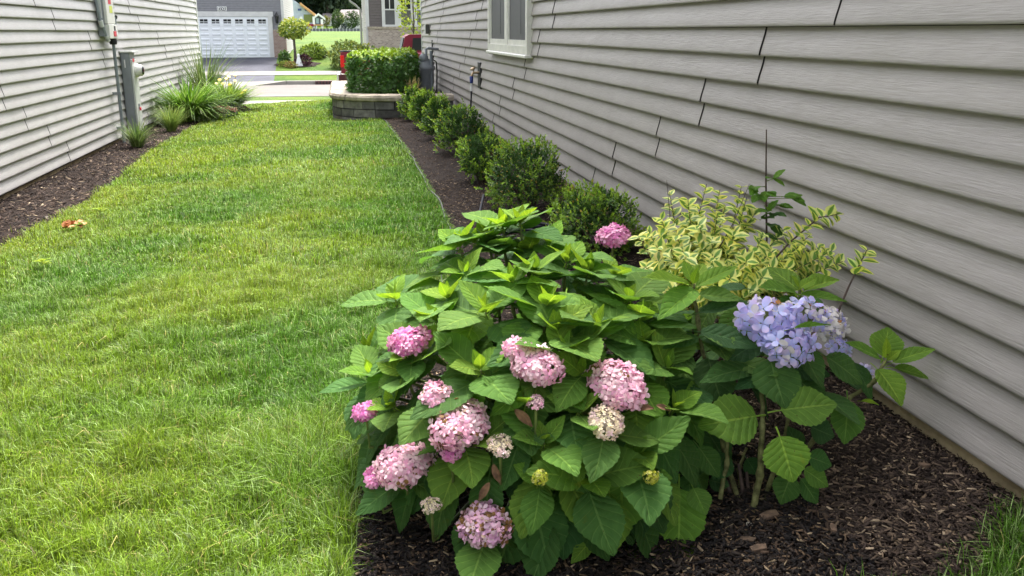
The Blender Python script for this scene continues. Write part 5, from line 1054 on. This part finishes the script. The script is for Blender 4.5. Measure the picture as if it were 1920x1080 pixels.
for a_,b_,c_,d_ in zip([pts[0]]+pts[:-2],pts[:-1],pts[1:],pts[2:]+[pts[-1]]):
    for k in range(5): u=k/5; sm.append(.5*((2*b_)+(c_-a_)*u+(2*a_-5*b_+4*c_-d_)*u*u+(-a_+3*b_-3*c_+d_)*u**3))
for k in range(70):
    a_=k*.27; r_=.15+.015*math.sin(k*.7); sm.append(Vector((.98+r_*1.15*math.cos(a_),5.05+r_*.9*math.sin(a_),.03+.0016*k%.045+.01*math.sin(k*.31))))
p=ground(915,395); sm+= [Vector((.78,5.3,.05)),Vector((.80,5.7,.06)),Vector((.86,5.95,.12))]
MB().tube(sm,.0095,8).build('hose',MT['hose'],gh_)
MB().tube([(RX-.12,11.12,.56),(RX-.123,11.12,.47)],.016,8).build('coupling',MT['whitetag'],gh_)
# landscape edging
ed=MB(); yy=np.arange(3.9,13.3,.12); ed.tube([(float(xr(y))-.004+.010*math.sin(y*5)+.008*math.sin(y*2.3),float(y),GZ(xr(y),y)+.018+.008*math.sin(y*3.1)) for y in yy],.0045,6)
tag(ed.build('landscape_edging',M_('grey plastic edging',(.07,.066,.068),.6,.3,6)),'thin grey landscape edging between lawn and mulch','edging')
# ================================================================ GROUND COVER
def chips(name,x,y,mat,pal,big,seed,z0=.016):
    n=len(x); g=np.random.default_rng(seed); L=g.uniform(.4,1.5,n)**1.3*big; W=L*g.uniform(.08,.36,n); T=g.uniform(.0008,.003,n); a=g.uniform(0,6.28,n); tl=g.normal(size=(n,2))*.28
    ux=np.stack([np.cos(a),np.sin(a),tl[:,0]],1); uy=np.stack([-np.sin(a),np.cos(a),tl[:,1]],1); uz=np.cross(ux,uy)
    C=np.stack([x,y,gz(x,y)+z0+g.uniform(0,.012,n)],1); q=[]
    for sx,sy,sz in ((-1,-.7,-1),(1,-1,-1),(.8,1,-1),(-.9,.8,-1),(-1,-.6,1),(.9,-.9,1),(.8,.9,1),(-.8,.8,1)): q.append(C+ux*(sx*L/2)[:,None]+uy*(sy*W/2)[:,None]+uz*(sz*T/2)[:,None])
    V=np.stack(q,1).reshape(-1,3); i=(np.arange(n)*8)[:,None]; Fq=np.concatenate([i+np.array([f]) for f in ((4,5,6,7),(0,1,5,4),(1,2,6,5),(2,3,7,6),(3,0,4,7))])
    pal=np.array(pal); k=g.choice(len(pal),n,p=np.array([.30,.28,.2,.13,.06,.03])); cl=np.repeat(pal[k]*g.uniform(.65,1.35,(n,1)),8,0)
    return tag(link(name,npmesh(name,V,[Fq],mat,cl)),kind='stuff')
def scatter(n,x0,x1,y0,y1,seed): 
    g=np.random.default_rng(seed); return g.uniform(x0,x1,n),g.uniform(y0,y1,n)
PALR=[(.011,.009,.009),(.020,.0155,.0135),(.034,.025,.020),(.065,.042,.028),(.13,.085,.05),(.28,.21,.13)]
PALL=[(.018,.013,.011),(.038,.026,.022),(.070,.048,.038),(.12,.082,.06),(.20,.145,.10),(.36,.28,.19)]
X=[];Y=[]
for n,y0_,y1_ in ((80000,1.2,3.2),(22000,3.2,7.5),(9000,7.5,13.4)):
    a_,b_=scatter(n,-.1,RX+.02,y0_,y1_,int(y0_*10)); k=(a_>xr(b_)+.012)&~((a_>1.0)&corner(a_,b_)); X.append(a_[k]);Y.append(b_[k])
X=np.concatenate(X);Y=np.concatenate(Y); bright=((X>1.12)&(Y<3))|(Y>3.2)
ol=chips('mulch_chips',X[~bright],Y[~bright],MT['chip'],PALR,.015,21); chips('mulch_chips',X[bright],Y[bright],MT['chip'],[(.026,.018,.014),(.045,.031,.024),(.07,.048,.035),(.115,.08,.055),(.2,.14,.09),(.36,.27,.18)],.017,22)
a_,b_=scatter(24000,LX-.02,-1.7,1.5,18.2,23); k=a_<xl(b_)-.02; chips('mulch_chips',a_[k],b_[k],MT['chip'],PALL,.034,24)
# pebbles and larger bark pieces
for i,(px,py,r,lab) in enumerate(((1404,992,.010,'pale rounded pebble in the dark mulch below the violet hydrangea'),(1690,1012,.009,'small cream pebble in the mulch at lower right'),(1672,903,.007,'tiny white pebble in the mulch beside the violet hydrangea'),(88,412,.022,'pale pebble in the left mulch bed near the lawn edge'))):
    p=ground(px,py); t=MB().lathe(p+Vector((0,0,.012)),[(r*.3,-r*.5),(r*.95,-r*.2),(r,.1*r),(r*.6,r*.55),(r*.1,r*.7)],(.2,.1,1),9); tag(t.build('pebble',MT['stone'],origin=p),lab,'pebble','pebbles in the mulch')
for i,((px,py,L,a_),bl_) in enumerate(zip(((1300,968,.05,.6),(1400,1032,.035,-.4),(1440,985,.05,.3),(1560,1010,.03,1.2),(1730,890,.03,-.6),(1420,1048,.04,.1)),('long brown bark piece just below the pink hydrangea, leftmost of the bark pieces','stubby bark piece below the pale pebble','long bark piece right of the pale pebble','small bark piece standing crosswise toward the lower right','small bark piece near the wall, right of the violet hydrangea','lowest bark piece, near the bottom edge of the bed'))):
    p=ground(px,py); u=Vector((math.cos(a_),math.sin(a_),.08)); v_=Vector((-math.sin(a_),math.cos(a_),.05)); c=p+Vector((0,0,.028)); m=MB()
    q=[c+u*L*sx+v_*L*.28*sy+UP*sz for sz in (-.004,.004) for sx,sy in ((-.5,-.8),(.4,-1),(.55,.4),(.1,1),(-.45,.7))]
    m.add(q,[(4,3,2,1,0),(5,6,7,8,9)]+[(k,(k+1)%5,5+(k+1)%5,5+k) for k in range(5)]); tag(m.build('bark_piece',M_('bark piece',(.11,.07,.045),.85,.3,60) if i==0 else bpy.data.materials['bark piece'],origin=p),bl_,'bark','bark pieces on the dark mulch')
# grass blades
def blades(name,x,y,h,wd,cols,seed,z0=0.):
    n=len(x); g=np.random.default_rng(seed); a=g.uniform(0,6.28,n); lean=np.abs(g.normal(size=n))*.55+.12; b=np.stack([x,y,gz(x,y)+z0-.004],1)
    d=np.stack([np.cos(a),np.sin(a),np.zeros(n)],1); s=np.stack([-np.sin(a),np.cos(a),np.zeros(n)],1); H=h*g.uniform(.6,1.25,n); up=np.array([0,0,1.])
    m1=b+d*(lean*H*.30)[:,None]+up*(H*.58)[:,None]; tp=b+d*(lean*H*(1.0))[:,None]+up*(H*np.clip(1-.35*lean,.35,1))[:,None]; w_=wd[:,None] if np.ndim(wd) else wd
    V=np.stack([b-s*w_*.5,b+s*w_*.5,m1-s*w_*.42,m1+s*w_*.42,tp],1).reshape(-1,3); i=(np.arange(n)*5)[:,None]
    return tag(link(name,npmesh(name,V,[i+np.array([[0,1,3,2]]),i+np.array([[2,3,4]])],MT['blade'],np.repeat(cols,5,0))),kind='stuff')
def lawncol(x,y,g):
    n=len(x); base=np.array([.096,.222,.013]); yel=np.array([.285,.345,.022]); dry=np.array([.44,.38,.13]); pal=np.array([.34,.46,.16]); lime=np.array([.20,.38,.018])
    u=np.clip(.5+.9*vnoise(x,y,2.1,41)+.45*vnoise(x,y,6,42)-.28*(x+1.1)*1.0+np.where(y>9,.15,0),0,1)[:,None]
    c=base*(1-u)+yel*u*.75+lime*u*.25
    q_=x*.86+y*.30; st=np.clip(.25+1.3*vnoise(q_*1.5,(y-x)*.22,4.2,43)*(.6+.6*vnoise(x,y,3,46)),0,1)          # pale worn bands
    r=g.uniform(0,1,n); c=np.where((r<.09+.26*st)[:,None],pal*.9+c*.1,c); r=g.uniform(0,1,n); c=np.where((r<.02+.045*u[:,0])[:,None],dry,c)
    return c*(g.uniform(.25,1.65,(n,1)))
g=np.random.default_rng(90); X=[];Y=[];H=[];W=[]
for dens,y0_,y1_,h_,w_ in ((9000,.3,1.35,.075,.004),(38000,1.35,3.0,.080,.0021),(26000,3.0,5.0,.070,.0026),(11000,5,8.5,.055,.0040),(4600,8.5,13.4,.052,.0062),(2600,13.4,20,.05,.009),(1100,20,26.8,.06,.014)):
    x0_=-2.45; x1_=.70
    if y0_<3: x0_=-2.4
    elif y0_<5: x0_=-2.35
    if y1_>13.4: x1_=-.19
    n=int(dens*(x1_-x0_)*(y1_-y0_)); a_=g.uniform(x0_,x1_,n); b_=g.uniform(y0_,y1_,n); k=(a_<np.where(b_<13.4,xr(b_)+g.normal(size=n)*.012-.012,-.19))&(a_>np.where(b_<18.3,xl(b_)-g.exponential(.02,n),-9)); a_=a_[k]; b_=b_[k]
    cl_=np.clip(.85+.7*vnoise(a_,b_,8,44)+.5*vnoise(a_,b_,22,45),.35,1.7); X.append(a_);Y.append(b_);H.append(h_*cl_);W.append(np.full(len(a_),w_))
X=np.concatenate(X);Y=np.concatenate(Y);H=np.concatenate(H);W=np.concatenate(W)
blades('grass',X,Y,H,W*g.uniform(.7,1.3,len(X)),lawncol(X,Y,g),91)
n=9000; a_=g.uniform(1.0,RX,n); b_=g.uniform(1.2,1.82,n); k=corner(a_,b_+.02-g.exponential(.025,n)); a_=a_[k];b_=b_[k]; blades('grass',a_,b_,np.full(len(a_),.085),np.full(len(a_),.0024),lawncol(a_,b_,g),93)
